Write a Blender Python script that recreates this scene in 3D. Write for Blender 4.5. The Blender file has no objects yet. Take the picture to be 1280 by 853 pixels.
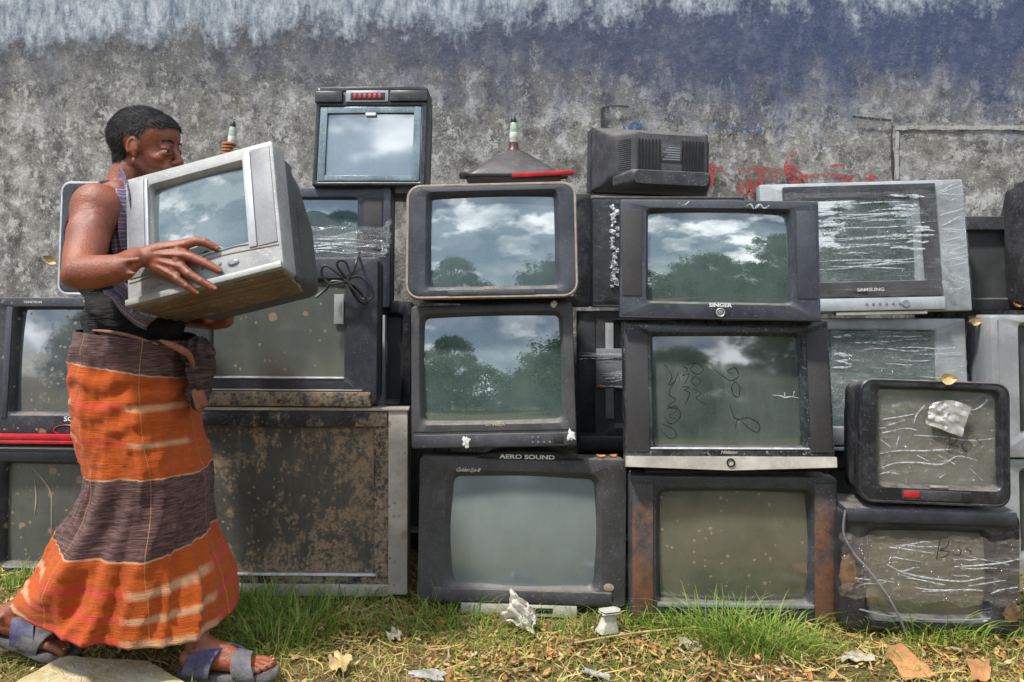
import bpy, bmesh, math, random
from mathutils import Vector, Matrix, Euler, noise, Quaternion
R = math.radians
PI = math.pi
F = 1014.0; HY = 340.0; CZ = 1.08
S = bpy.context.scene
COL = S.collection
rnd = random.Random(7)

def P(px, py, Y):
    """photo pixel at distance Y from the camera -> world point"""
    return Vector(((px-640)/F*Y, Y, CZ-(py-HY)/F*Y))

# ------------------------------------------------------------------ objects
def tag(o, label=None, cat=None, group=None, kind=None):
    if label: o['label'] = label
    if cat: o['category'] = cat
    if group: o['group'] = group
    if kind: o['kind'] = kind
    return o

def empty(name, loc=(0,0,0), rot=None):
    o = bpy.data.objects.new(name, None); COL.objects.link(o)
    o.empty_display_size = .05
    o.location = loc
    if rot is not None: o.rotation_euler = rot
    return o

def finish(bm, angle=38):
    bmesh.ops.recalc_face_normals(bm, faces=bm.faces)
    a = R(angle)
    for f in bm.faces: f.smooth = True
    for e in bm.edges:
        if len(e.link_faces) == 2:
            try:
                if e.calc_face_angle() > a: e.smooth = False
            except ValueError: pass

def obj(name, bm, mats, parent=None, angle=38, recalc=True):
    if recalc: finish(bm, angle)
    me = bpy.data.meshes.new(name); bm.to_mesh(me); bm.free()
    if not isinstance(mats, (list, tuple)): mats = [mats]
    for m in mats: me.materials.append(m)
    o = bpy.data.objects.new(name, me); COL.objects.link(o)
    if parent is not None: o.parent = parent
    return o

def rr(w, h, r, y, cx=0, cz=0, bow=0, n=5, m=8):
    """rounded rectangle loop in the XZ plane at depth y"""
    r = max(min(r, w/2-1e-4, h/2-1e-4), 1e-4)
    pts = []
    cs = [(w/2-r, h/2-r, 0), (-(w/2-r), h/2-r, 90), (-(w/2-r), -(h/2-r), 180), (w/2-r, -(h/2-r), 270)]
    for k, (x, z, a) in enumerate(cs):
        for i in range(n+1):
            t = R(a+90*i/n); pts.append((x+r*math.cos(t), z+r*math.sin(t)))
        nx = cs[(k+1) % 4]; t = R(nx[2])
        e = (nx[0]+r*math.cos(t), nx[1]+r*math.sin(t)); s = pts[-1]
        for i in range(1, m): pts.append((s[0]+(e[0]-s[0])*i/m, s[1]+(e[1]-s[1])*i/m))
    out = []
    for x, z in pts:
        fx = 1+bow*(1-(2*z/h)**2); fz = 1+bow*(1-(2*x/w)**2)
        out.append(Vector((x*fx+cx, y, z*fz+cz)))
    return out

def loft(bm, loops, cap0=False, cap1=False, mi=0):
    vs = [[bm.verts.new(p) for p in L] for L in loops]
    n = len(vs[0])
    for a, b in zip(vs[:-1], vs[1:]):
        for i in range(n):
            f = bm.faces.new((a[i], a[(i+1) % n], b[(i+1) % n], b[i])); f.material_index = mi
    if cap0: bm.faces.new(vs[0]).material_index = mi
    if cap1: bm.faces.new(list(reversed(vs[-1]))).material_index = mi
    return vs

def add_box(bm, x0, x1, y0, y1, z0, z1, bev=.0015, mi=0):
    g = bmesh.ops.create_cube(bm, size=1)
    for v in g['verts']:
        v.co = Vector((x0+(v.co.x+.5)*(x1-x0), y0+(v.co.y+.5)*(y1-y0), z0+(v.co.z+.5)*(z1-z0)))
    fs = set(f for v in g['verts'] for f in v.link_faces)
    for f in fs: f.material_index = mi
    if bev > 0:
        es = list(set(e for v in g['verts'] for e in v.link_edges))
        bmesh.ops.bevel(bm, geom=es, offset=min(bev, abs(x1-x0)*.3, abs(y1-y0)*.3, abs(z1-z0)*.3), segments=2, affect='EDGES', profile=.5)

def add_tube(bm, pts, r, n=8, mi=0, closed=False):
    pts = [Vector(p) for p in pts]
    rs = r if isinstance(r, (list, tuple)) else [r]*len(pts)
    prev = None; loops = []
    up = Vector((0, 0, 1))
    for i, p in enumerate(pts):
        d = (pts[min(i+1, len(pts)-1)]-pts[max(i-1, 0)])
        d = d.normalized() if d.length > 1e-9 else Vector((1, 0, 0))
        if prev is None:
            a = d.orthogonal().normalized()
        else:
            a = (prev-d*prev.dot(d)); a = a.normalized() if a.length > 1e-6 else d.orthogonal().normalized()
        prev = a; b = d.cross(a)
        loops.append([p+(a*math.cos(2*PI*k/n)+b*math.sin(2*PI*k/n))*rs[i] for k in range(n)])
    loft(bm, loops, True, True, mi)

def add_lathe(bm, prof, center=(0, 0, 0), axis='Z', n=24, mi=0, sx=1, sy=1):
    c = Vector(center); loops = []
    for r, h in prof:
        L = []
        for k in range(n):
            a = 2*PI*k/n
            x, y = r*math.cos(a)*sx, r*math.sin(a)*sy
            v = Vector((x, y, h)) if axis == 'Z' else Vector((x, -h, y))
            L.append(c+v)
        loops.append(L)
    loft(bm, loops, True, True, mi)

def spline(pts, n):
    """catmull-rom through the points"""
    pts = [Vector(p) for p in pts]; out = []
    m = len(pts)-1
    for i in range(m):
        p0 = pts[max(i-1, 0)]; p1 = pts[i]; p2 = pts[i+1]; p3 = pts[min(i+2, m)]
        for k in range(n):
            t = k/n
            out.append(.5*((2*p1)+(-p0+p2)*t+(2*p0-5*p1+4*p2-p3)*t*t+(-p0+3*p1-3*p2+p3)*t**3))
    out.append(pts[-1]); return out

def text_bm(s, size, depth=.0008, shear=0, spacing=1.0, bold=0.0):
    cu = bpy.data.curves.new('writing', 'FONT'); cu.body = s; cu.size = size; cu.extrude = depth
    cu.align_x = 'CENTER'; cu.align_y = 'CENTER'; cu.shear = shear; cu.space_character = spacing; cu.offset = bold
    cu.resolution_u = 3
    o = bpy.data.objects.new('tmp', cu); COL.objects.link(o)
    dg = bpy.context.evaluated_depsgraph_get()
    me = bpy.data.meshes.new_from_object(o.evaluated_get(dg))
    bm = bmesh.new(); bm.from_mesh(me)
    bpy.data.objects.remove(o); bpy.data.curves.remove(cu); bpy.data.meshes.remove(me)
    return bm

# ------------------------------------------------------------------ materials
class N:
    def __init__(s, name):
        s.m = bpy.data.materials.new(name); s.m.use_nodes = True
        s.t = s.m.node_tree; s.t.nodes.clear()
        s.out = s.t.nodes.new('ShaderNodeOutputMaterial')
        s._c = None
    def n(s, typ, **kw):
        x = s.t.nodes.new(typ)
        for k, v in kw.items():
            if k.startswith('i_'):
                key = k[2:]
                key = int(key) if key.isdigit() else key.replace('_', ' ')
                s.set(x.inputs[key], v)
            else: setattr(x, k, v)
        return x
    def set(s, inp, v):
        if isinstance(v, bpy.types.NodeSocket): s.t.links.new(v, inp)
        else:
            if inp.type == 'RGBA' and not hasattr(v, '__len__'): v = (v, v, v, 1)
            if inp.type == 'RGBA' and len(v) == 3: v = (*v, 1)
            inp.default_value = v
    def coord(s, rand=True):
        if s._c: return s._c
        c = s.n('ShaderNodeTexCoord').outputs['Object']
        if rand:
            oi = s.n('ShaderNodeObjectInfo')
            mu = s.n('ShaderNodeVectorMath', operation='SCALE', i_Scale=37.0)
            cb = s.n('ShaderNodeCombineXYZ', i_0=oi.outputs['Random'], i_1=oi.outputs['Random'], i_2=oi.outputs['Random'])
            s.t.links.new(cb.outputs[0], mu.inputs[0])
            ad = s.n('ShaderNodeVectorMath', operation='ADD', i_0=c, i_1=mu.outputs[0]); c = ad.outputs[0]
        s._c = c; return c
    def map(s, vec, scale=(1, 1, 1), rot=(0, 0, 0), loc=(0, 0, 0)):
        return s.n('ShaderNodeMapping', i_Vector=vec, i_Scale=scale, i_Rotation=rot, i_Location=loc).outputs[0]
    def noise(s, scale, detail=4, rough=.55, vec=None, dist=0):
        return s.n('ShaderNodeTexNoise', i_Vector=vec or s.coord(), i_Scale=scale, i_Detail=detail, i_Roughness=rough, i_Distortion=dist).outputs[0]
    def voro(s, scale, vec=None, feature='F1', rand=1.0):
        return s.n('ShaderNodeTexVoronoi', feature=feature, i_Vector=vec or s.coord(), i_Scale=scale, i_Randomness=rand)
    def ramp(s, f, stops, interp='LINEAR'):
        x = s.n('ShaderNodeValToRGB', i_0=f); cr = x.color_ramp; cr.interpolation = interp
        while len(cr.elements) < len(stops): cr.elements.new(.5)
        for e, (p, c) in zip(cr.elements, stops):
            e.position = p; e.color = (c, c, c, 1) if not hasattr(c, '__len__') else (*c[:3], 1)
        return x.outputs[0]
    def step(s, f, a, b):
        return s.n('ShaderNodeMapRange', i_0=f, i_1=a, i_2=b, i_3=0.0, i_4=1.0).outputs[0]
    def math(s, op, a, b=0.0, clamp=False):
        return s.n('ShaderNodeMath', operation=op, use_clamp=clamp, i_0=a, i_1=b).outputs[0]
    def mix(s, f, a, b, mode='MIX'):
        x = s.n('ShaderNodeMix', data_type='RGBA', blend_type=mode)
        s.set(x.inputs[0], f); s.set(x.inputs[6], a); s.set(x.inputs[7], b)
        return x.outputs[2]
    def bump(s, h, dist, strength=1.0, nrm=None):
        x = s.n('ShaderNodeBump', i_Height=h, i_Distance=dist, i_Strength=strength)
        if nrm: s.set(x.inputs['Normal'], nrm)
        return x.outputs[0]
    def bsdf(s, **kw):
        b = s.n('ShaderNodeBsdfPrincipled')
        for k, v in kw.items(): s.set(b.inputs[k.replace('_', ' ')], v)
        return b
    def end(s, sh):
        s.t.links.new(sh if isinstance(sh, bpy.types.NodeSocket) else sh.outputs[0], s.out.inputs[0]); return s.m

MUD = (.30, .20, .12)
def plastic(name, col, rough=.42, dust=.35, mud=0, rust=0, chips=0, spec=.5, dustcol=(.125, .128, .14), metallic=0.0, grain=0, spots=1, updust=.75):
    t = N(name)
    if max(col) < .07: col = [x*.72 for x in col]
    big = t.noise(5, 6, .65)
    c = t.mix(t.step(big, .40, .62), col, [x*1.6+.006 for x in col])
    # settled dust in blotches and fine specks
    d1 = t.math('MULTIPLY', t.step(t.noise(11, 9, .78), .47, .66), dust, True)
    c = t.mix(d1, c, dustcol)
    sp = t.math('MAXIMUM', t.step(t.noise(150, 4, .65), .62, .66), t.step(t.noise(55, 5, .7), .66, .69))
    c = t.mix(t.math('MULTIPLY', sp, min(1, dust*1.5)), c, [min(.5, x*1.9) for x in dustcol])
    # rubbed streaks
    sc = t.step(t.noise(22, 5, .65, t.map(t.coord(), (1, 1, 14), (0, .35, 0))), .66, .74)
    c = t.mix(t.math('MULTIPLY', sc, .35*dust+.08), c, [x*2.0+.02 for x in col])
    up = t.n('ShaderNodeSeparateXYZ', i_0=t.n('ShaderNodeNewGeometry').outputs['Normal']).outputs[2]
    c = t.mix(t.math('MULTIPLY', t.math('MULTIPLY', t.step(up, .45, .9), t.step(t.noise(30, 5, .7), .25, .6)), updust), c, (.20, .18, .15))
    hs = t.step(t.noise(34, 6, .7, t.map(t.coord(), (.35, 1, 6), (0, .9, 0))), .66, .70)
    c = t.mix(t.math('MULTIPLY', hs, .30), c, [x*2.2+.03 for x in col])
    if grain:
        c = t.mix(t.math('MULTIPLY', t.voro(620).outputs[0], grain), c, [x*.3 for x in col])
    if rust:
        z = t.n('ShaderNodeSeparateXYZ', i_0=t.n('ShaderNodeTexCoord').outputs['Object']).outputs[2]
        rr_ = t.math('ADD', t.noise(13, 7, .72), t.math('MULTIPLY', t.step(z, .35, 0.0), .22))
        c = t.mix(t.math('MULTIPLY', t.step(rr_, .50, .66), rust), c, t.mix(t.noise(60), (.10, .035, .018), (.27, .12, .065)))
    if chips:
        c = t.mix(t.math('MULTIPLY', t.step(t.noise(38, 5, .7), .63, .66), chips), c, (.42, .40, .38))
    ro = t.math('ADD', rough, t.math('MULTIPLY', d1, .4), True)
    if mud:
        mm = muds(t, mud, spots)
        c = t.mix(mm, c, t.mix(t.noise(90), (.18, .13, .085), (.42, .31, .21)))
        ro = t.math('MAXIMUM', ro, mm)
    h = t.math('ADD', t.noise(420, 2, .5), t.math('MULTIPLY', big, 1.5))
    return t.end(t.bsdf(Base_Color=c, Roughness=ro, Specular_IOR_Level=spec, Metallic=metallic, Normal=t.bump(h, .0006, .45)))

def muds(t, amt, spots=1):
    w = t.n('ShaderNodeVectorMath', operation='ADD', i_0=t.coord())
    nz = t.n('ShaderNodeTexNoise', i_Vector=t.coord(), i_Scale=60, i_Detail=2)
    sc = t.n('ShaderNodeVectorMath', operation='SCALE', i_0=nz.outputs['Color'], i_Scale=.012)
    t.set(w.inputs[1], sc.outputs[0])
    v = t.voro(19, w.outputs[0]); v2 = t.voro(60, w.outputs[0])
    rnd1 = t.n('ShaderNodeSeparateColor', i_0=v.outputs['Color']).outputs[0]
    rnd2 = t.n('ShaderNodeSeparateColor', i_0=v2.outputs['Color']).outputs[0]
    s1 = t.step(v.outputs['Distance'], t.math('MULTIPLY', rnd1, .34), t.math('MULTIPLY', rnd1, .24))
    s1 = t.math('MULTIPLY', s1, t.step(rnd1, .86-.14*amt, .88-.14*amt))
    s1 = t.math('MULTIPLY', s1, spots*.85)
    s2 = t.math('MULTIPLY', t.step(v2.outputs['Distance'], .34, .2), t.step(rnd2, .90-.14*min(1, amt), .92-.14*min(1, amt)))
    pn = t.noise(5, 10, .8)
    if spots < .5 and amt > .5:
        so_ = t.n('ShaderNodeSeparateXYZ', i_0=t.n('ShaderNodeTexCoord').outputs['Object'])
        g_ = t.math('ADD', t.math('MULTIPLY', t.step(so_.outputs[0], -.1, .42), .09), t.math('MULTIPLY', t.step(so_.outputs[2], .22, .0), .09))
        pn = t.math('SUBTRACT', t.math('ADD', pn, g_), .05)
        dr_ = t.noise(9, 7, .7, t.map(t.coord(), (3.5, 1, .5)))
        pn = t.math('ADD', pn, t.math('MULTIPLY', t.math('SUBTRACT', dr_, .5), .35))
    pat = t.math('MULTIPLY', t.step(pn, .62-.11*amt, .67-.11*amt), t.step(t.noise(45, 7, .78), .42, .54))
    return t.math('MAXIMUM', t.math('MAXIMUM', s1, s2), t.math('MULTIPLY', pat, min(1, .9*amt)), True)

def screen(name, tint, dust=.35, refl=1.0, rough=.04, mud=0, dustcol=(.21, .23, .21), smear=0.5, spots=1):
    t = N(name)
    d = t.step(t.noise(6, 6, .65), .30, .80)
    dd = t.math('MULTIPLY', d, dust, True)
    c = t.mix(dd, tint, dustcol)
    streak = t.step(t.noise(9, 5, .6, t.map(t.coord(), (6, 1, .7))), .5, .8)
    c = t.mix(t.math('MULTIPLY', streak, smear*.35), c, dustcol)
    sp = t.step(t.noise(260, 3, .6), .67, .72)
    c = t.mix(t.math('MULTIPLY', sp, .6*dust), c, (.45, .45, .42))
    ro = t.math('ADD', rough, t.math('MULTIPLY', dd, .05))
    if mud:
        mm = muds(t, mud, spots)
        c = t.mix(mm, c, t.mix(t.noise(90), (.18, .13, .085), (.40, .30, .20)))
        ro = t.math('MAXIMUM', ro, mm)
        rf = t.math('MULTIPLY', t.math('SUBTRACT', 1.0, mm), refl)
    else: rf = refl
    nb = t.bump(t.noise(7, 2, .5), .0008, .2)
    b = t.bsdf(Base_Color=c, Roughness=.8, Specular_IOR_Level=0, Normal=nb)
    g = t.n('ShaderNodeBsdfGlossy', i_Roughness=ro, i_Color=(.95, .98, 1), i_Normal=nb)
    fr = t.n('ShaderNodeFresnel', i_IOR=2.35, i_Normal=nb).outputs[0]
    k = t.math('MULTIPLY', t.math('MULTIPLY', fr, rf), t.math('SUBTRACT', 1.0, t.math('MULTIPLY', dd, .45)), True)
    ms = t.n('ShaderNodeMixShader', i_0=k, i_1=b.outputs[0], i_2=g.outputs[0])
    return t.end(ms)

def simple(name, col, rough=.6, var=.3, scale=30, metallic=0.0, bump=.0005, spec=.5, trans=0):
    t = N(name)
    nz = t.noise(scale, 5, .6)
    c = t.mix(t.step(nz, .3, .7), [x*(1-var) for x in col], [min(1, x*(1+var)) for x in col])
    return t.end(t.bsdf(Base_Color=c, Roughness=rough, Metallic=metallic, Specular_IOR_Level=spec, Normal=t.bump(t.noise(scale*6, 3, .6), bump, .6)))

def film_mat(name, op=.25, stretch=(1, 1, 9), col=(.75, .78, .8)):
    t = N(name)
    nz = t.noise(16, 5, .7, t.map(t.coord(), stretch))
    fine = t.noise(60, 3, .6, t.map(t.coord(), stretch))
    nb = t.bump(t.math('ADD', nz, t.math('MULTIPLY', fine, .4)), .012, 1.0)
    tr = t.n('ShaderNodeBsdfTransparent', i_Color=(.96, .97, .97))
    g = t.n('ShaderNodeBsdfGlossy', i_Roughness=.10, i_Normal=nb)
    df = t.n('ShaderNodeBsdfDiffuse', i_Color=(*col, 1), i_Normal=nb)
    mg = t.n('ShaderNodeMixShader', i_0=.45, i_1=g.outputs[0], i_2=df.outputs[0])
    k = t.math('ADD', t.math('MULTIPLY', t.step(nz, .54, .68), .45*op*2), op*.35, True)
    return t.end(t.n('ShaderNodeMixShader', i_0=k, i_1=tr.outputs[0], i_2=mg.outputs[0]))

M = {}
M['dark'] = plastic('dark plastic', (.030, .032, .038), dust=.30)
M['blueblack'] = plastic('blue black plastic', (.032, .037, .052), dust=.26)
M['black'] = plastic('black plastic', (.014, .015, .019), rough=.32, dust=.28)
M['charcoal'] = plastic('charcoal plastic', (.050, .050, .054), rough=.5, dust=.32)
M['casing'] = plastic('casing plastic', (.024, .024, .027), rough=.6, dust=.45)
M['muddydark'] = plastic('muddy dark plastic', (.024, .027, .038), dust=.4, mud=1.5, spots=0)
M['splatdark'] = plastic('splattered dark plastic', (.028, .032, .044), dust=.3, mud=.35)
M['filthy'] = plastic('filthy dark plastic', (.028, .030, .040), dust=.5, mud=1.6, spots=0)
M['rusty'] = plastic('rust stained plastic', (.045, .040, .040), rough=.6, dust=.35, rust=.8)
M['chipped'] = plastic('chipped glossy plastic', (.018, .021, .026), rough=.25, dust=.4, chips=.5)
M['silver'] = plastic('silver plastic', (.30, .32, .34), rough=.38, dust=.5, dustcol=(.27, .26, .25), metallic=.25)
M['silverdark'] = plastic('dull silver plastic', (.20, .22, .24), rough=.4, dust=.4, dustcol=(.3, .3, .3), metallic=.2)
M['carrygrey'] = plastic('worn grey plastic', (.23, .24, .24), rough=.4, dust=.75, dustcol=(.38, .36, .33), metallic=.1)
M['carrypanel'] = plastic('grey speaker panel', (.20, .205, .22), rough=.5, dust=.25, dustcol=(.3, .3, .3), grain=.35)
M['carryback'] = plastic('grey casing', (.052, .060, .060), rough=.5, dust=.3, dustcol=(.2, .19, .17))
M['carryunder'] = plastic('brown stained underside', (.12, .085, .06), rough=.6, dust=.7, dustcol=(.24, .18, .125), mud=.4)
M['beige'] = plastic('beige grey plastic', (.36, .34, .31), rough=.5, dust=.6, dustcol=(.30, .22, .14), mud=.2)
M['speaker'] = plastic('speaker grille', (.055, .053, .055), rough=.7, dust=.12, grain=.7)
M['strip'] = plastic('silver strip', (.40, .39, .34), rough=.4, dust=.5, dustcol=(.26, .22, .15), metallic=.2)
M['tan'] = simple('tan rim', (.30, .24, .19))
M['whiteline'] = simple('pale rim', (.55, .57, .6))
M['red'] = simple('red plastic', (.42, .012, .02), rough=.35)
M['letter'] = simple('pale lettering', (.62, .63, .62), var=.15)
M['goldletter'] = simple('dull gold lettering', (.36, .32, .24))
M['button'] = simple('button plastic', (.16, .16, .17))
M['blackgap'] = simple('black recess', (.008, .008, .009))
M['cable'] = simple('black cable', (.018, .018, .019), rough=.45)
M['metal'] = simple('worn metal', (.45, .44, .42), rough=.35, metallic=.8)
M['s_green'] = screen('dusty green glass', (.045, .062, .056), dust=.42)
M['s_blue'] = screen('blue grey glass', (.062, .100, .110), dust=.55, dustcol=(.17, .23, .235), refl=1.5, rough=.012)
M['s_clear'] = screen('clean dark glass', (.048, .080, .074), dust=.55, dustcol=(.17, .225, .215), refl=1.6, rough=.012)
M['s_cloud'] = screen('blue white glass', (.09, .13, .15), dust=.5, refl=1.6, rough=.05, dustcol=(.24, .30, .33))
M['s_pale'] = screen('pale dusty glass', (.145, .185, .185), dust=.5, refl=.9, rough=.16, dustcol=(.25, .29, .29))
M['s_brown'] = screen('brown dusty glass', (.080, .080, .060), dust=.75, refl=.9, rough=.12, dustcol=(.19, .18, .14), mud=.06, spots=0)
M['s_mud'] = screen('mud caked glass', (.050, .052, .046), dust=.7, refl=.3, rough=.4, mud=1.25, spots=.15, dustcol=(.14, .135, .115), smear=1.2)
M['s_splat'] = screen('splattered glass', (.055, .070, .085), dust=.3, refl=1.2, mud=.35)
M['s_splatdull'] = screen('dull splattered glass', (.060, .064, .054), dust=.4, refl=.35, rough=.3, mud=.5)
M['s_b2'] = screen('grimy grey glass', (.085, .100, .096), dust=.5, refl=.9, rough=.1, mud=.08)
M['s_off'] = screen('matt dark glass', (.040, .044, .046), dust=.3, refl=.4, rough=.35)
M['film'] = film_mat('cling film', .5)
M['film2'] = film_mat('brown dirty film', .55, (1.5, 1, 4), (.30, .20, .13))
M['film4'] = film_mat('thin wrinkled film', .25, (2, 1, 4))
t = N('white film crease'); _b = t.bsdf(Base_Color=(.62, .66, .68), Roughness=.22, Specular_IOR_Level=.8); _tr = t.n('ShaderNodeBsdfTransparent')
M['shine'] = t.end(t.n('ShaderNodeMixShader', i_0=t.math('MULTIPLY', t.step(t.noise(70, 4, .7), .35, .6), .75), i_1=_tr.outputs[0], i_2=_b.outputs[0]))
M['leaf_o'] = simple('orange dry leaf', (.42, .17, .045), var=.5, scale=15)

class Fast:
    def __init__(s): s.v = []; s.f = []; s.mi = []
    def quad(s, a, b, c, d, m): n = len(s.v); s.v += [a, b, c, d]; s.f.append((n, n+1, n+2, n+3)); s.mi.append(m)
    def blade(s, p, az, h, w, bend, m, seg=4):
        n0 = len(s.v); ca, sa = math.cos(az), math.sin(az); tw = rnd.uniform(-1, 1)
        wx, wy = -sa, ca
        wx, wy = (wx*.6+rnd.uniform(-.6, .6)), (wy*.6+rnd.uniform(-.6, .6)); l = math.hypot(wx, wy)+1e-6; wx /= l; wy /= l
        for i in range(seg+1):
            t_ = i/seg; r_ = bend*h*t_*t_; z = h*(t_-.42*abs(bend)*t_*t_*t_)
            ww = w*(1-t_**1.6)*.5+.0002
            cx, cy = p[0]+ca*r_, p[1]+sa*r_
            s.v += [(cx-wx*ww, cy-wy*ww, p[2]+z), (cx+wx*ww, cy+wy*ww, p[2]+z)]
            if i: k = n0+2*i; s.f.append((k-2, k-1, k+1, k)); s.mi.append(m)
    def obj(s, name, mats, parent=None, smooth=True):
        me = bpy.data.meshes.new(name); me.from_pydata(s.v, [], s.f)
        for m in mats: me.materials.append(m)
        me.polygons.foreach_set('material_index', s.mi); me.polygons.foreach_set('use_smooth', [smooth]*len(s.f)); me.update()
        o = bpy.data.objects.new(name, me); COL.objects.link(o)
        if parent: o.parent = parent
        return o
t = N('faded marker'); _b = t.bsdf(Base_Color=(.012, .014, .014), Roughness=.5); _tr = t.n('ShaderNodeBsdfTransparent')
M['marker'] = t.end(t.n('ShaderNodeMixShader', i_0=t.math('ADD', .25, t.math('MULTIPLY', t.step(t.noise(60, 4, .7), .35, .65), .65)), i_1=_tr.outputs[0], i_2=_b.outputs[0]))
M['borderglass'] = plastic('pale glass border', (.10, .145, .17), rough=.15, dust=.6, dustcol=(.26, .31, .33))
M['film3'] = film_mat('thin cling film', .28)
# ------------------------------------------------------------------ television sets
TVG = 'old television sets stacked against the wall'
class TV:
    def __init__(s, label, box, Y, scr, roll=0, yaw=-3, pitch=2, frame='dark', glass='s_green', case='casing', depth=.42,
                 r=.012, bevel=.014, bow=0.0, srad=.008, bulge=.016, group=TVG, name='television', recess=.03, lip=None, taper=1.0, bulky=.06):
        x0, y0, x1, y1 = box; s.k = Y/F
        s.cx = (x0+x1)/2; s.y1 = y1; s.w = (x1-x0)*s.k; s.h = (y1-y0)*s.k
        c = P(s.cx, (y0+y1)/2, Y)
        e = Euler((R(-pitch), R(-roll), R(yaw)), 'XYZ')
        s.rot = e.to_matrix()
        s.e = empty(name, c-s.rot@Vector((0, 0, s.h/2)), e)
        tag(s.e, label, 'television', group)
        w, h = s.w, s.h
        s.sx0, s.sz1 = s.loc(scr[0], scr[1]); s.sx1, s.sz0 = s.loc(scr[2], scr[3])
        sw, sh = s.sx1-s.sx0, s.sz1-s.sz0; scx, scz = (s.sx0+s.sx1)/2, (s.sz0+s.sz1)/2
        b = bevel
        # front frame
        bm = bmesh.new()
        loft(bm, [rr(w-.004, h-.004, r, bulky, 0, h/2), rr(w, h, r, bulky-.006, 0, h/2), rr(w, h, r, .005, 0, h/2), rr(w-.003, h-.003, r*.9, .0015, 0, h/2), rr(w-.010, h-.010, r*.8, 0, 0, h/2),
                  rr(sw+2*b+.003, sh+2*b+.003, srad+b, 0, scx, scz, bow*.6), rr(sw+2*b, sh+2*b, srad+b, .0015, scx, scz, bow*.6),
                  rr(sw+.002, sh+.002, srad, recess-.008, scx, scz, bow), rr(sw, sh, srad, recess+.012, scx, scz, bow)])
        s.frame = obj('front_frame', bm, M[frame], s.e)
        if lip:
            bm = bmesh.new()
            loft(bm, [rr(w-.001, h-.001, r, .018, 0, h/2), rr(w+.008, h+.008, r, .015, 0, h/2), rr(w+.008, h+.008, r, .003, 0, h/2), rr(w+.002, h+.002, r, -.0015, 0, h/2), rr(w-.008, h-.008, r*.85, -.001, 0, h/2), rr(w-.010, h-.010, r*.8, .001, 0, h/2)])
            obj('rim', bm, M[lip], s.e)
        # back shell
        bm = bmesh.new(); z = h/2
        loft(bm, [rr(w-.012, h-.012, r, bulky-.004, 0, z), rr(w-.012, h-.012, r, bulky+.05, 0, z), rr(w-.03, h-.028, r, bulky+.055, 0, z-.004),
                  rr(w*.94, h*.93, .03, bulky+.11, 0, z*.97), rr(w*(1-.32*taper), h*(1-.26*taper), .04, depth*.78, 0, z*.88), rr(w*(1-.42*taper), h*(1-.36*taper), .03, depth-.02, 0, z*.82),
                  rr(w*(1-.45*taper), h*(1-.40*taper), .03, depth, 0, z*.82)], cap1=True)
        s.case = obj('back_casing', bm, M[case], s.e)
        # glass
        s.bul, s.rec = bulge, recess
        if glass:
            bm = bmesh.new(); nx, nz = 26, 20; vs = {}
            W, H = sw*(1+bow)+.012, sh*(1+bow)+.012
            s.gc = (scx, scz, W, H)
            for i in range(nx+1):
                for j in range(nz+1):
                    u = i/nx*2-1; v = j/nz*2-1
                    vs[i, j] = bm.verts.new((scx+u*W/2, s.gy(u, v), scz+v*H/2))
            for i in range(nx):
                for j in range(nz): bm.faces.new((vs[i, j], vs[i+1, j], vs[i+1, j+1], vs[i, j+1]))
            # thickness behind
            g = bmesh.ops.extrude_face_region(bm, geom=list(bm.faces))
            for v in g['geom']:
                if isinstance(v, bmesh.types.BMVert): v.co.y = recess+.022
            s.glass = obj('screen', bm, M[glass], s.e)
    def gy(s, u, v): return s.rec-s.bul*(1-.5*u*u-.5*v*v)+.004
    def ysurf(s, x, z):
        cx, cz, W, H = s.gc; return s.gy((x-cx)/W*2, (z-cz)/H*2)
    def loc(s, px, py): return ((px-s.cx)*s.k, (s.y1-py)*s.k)
    def box(s, name, px0, py0, px1, py1, mat, y0=-.004, y1=.004, bev=.0015, parent=None):
        a = s.loc(px0, py0); b = s.loc(px1, py1); bm = bmesh.new()
        add_box(bm, a[0], b[0], y0, y1, b[1], a[1], bev)
        return obj(name, bm, M[mat] if isinstance(mat, str) else mat, parent or s.e)
    def text(s, txt, px, py, hpx, mat='letter', shear=0, spacing=1.0, y=-.0008, name='maker_lettering', bold=.0, sx=1.0, parent=None, rot=0):
        bm = text_bm(txt, hpx*s.k*1.38, .0006, shear, spacing, bold)
        x, z = s.loc(px, py)
        bmesh.ops.transform(bm, matrix=Matrix.Translation((x, y, z))@Matrix.Rotation(R(rot), 4, 'Y')@Matrix.Rotation(PI/2, 4, 'X')@Matrix.Diagonal((sx, 1, 1, 1)), verts=bm.verts)
        return obj(name, bm, M[mat], parent or s.e, angle=30)
    def buttons(s, pts, rpx=2.2, mat='button', y=-.003, name='button'):
        for px, py in pts:
            x, z = s.loc(px, py); bm = bmesh.new(); rr_ = rpx*s.k
            add_lathe(bm, [(rr_, -.002), (rr_, -y*.7), (rr_*.8, -y)], (x, 0, z), 'Y', 12)
            obj(name, bm, M[mat], s.e)
    def ring(s, px, py, rpx, mat='metal', name='power_button'):
        x, z = s.loc(px, py); r0 = rpx*s.k; bm = bmesh.new()
        n = 28; L = []
        for (r_, y_) in ((r0, 0.001), (r0, -.003), (r0*.86, -.0038), (r0*.74, -.003), (r0*.74, .001)):
            L.append([Vector((x+r_*math.cos(2*PI*k/n), y_, z+r_*math.sin(2*PI*k/n))) for k in range(n)])
        loft(bm, L)
        o = obj(name, bm, M[mat], s.e)
        bm = bmesh.new(); add_lathe(bm, [(r0*.70, -.002), (r0*.70, .001), (r0*.6, .002)], (x, 0, z), 'Y', 20)
        obj('button_cap', bm, M['button'], o)
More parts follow.
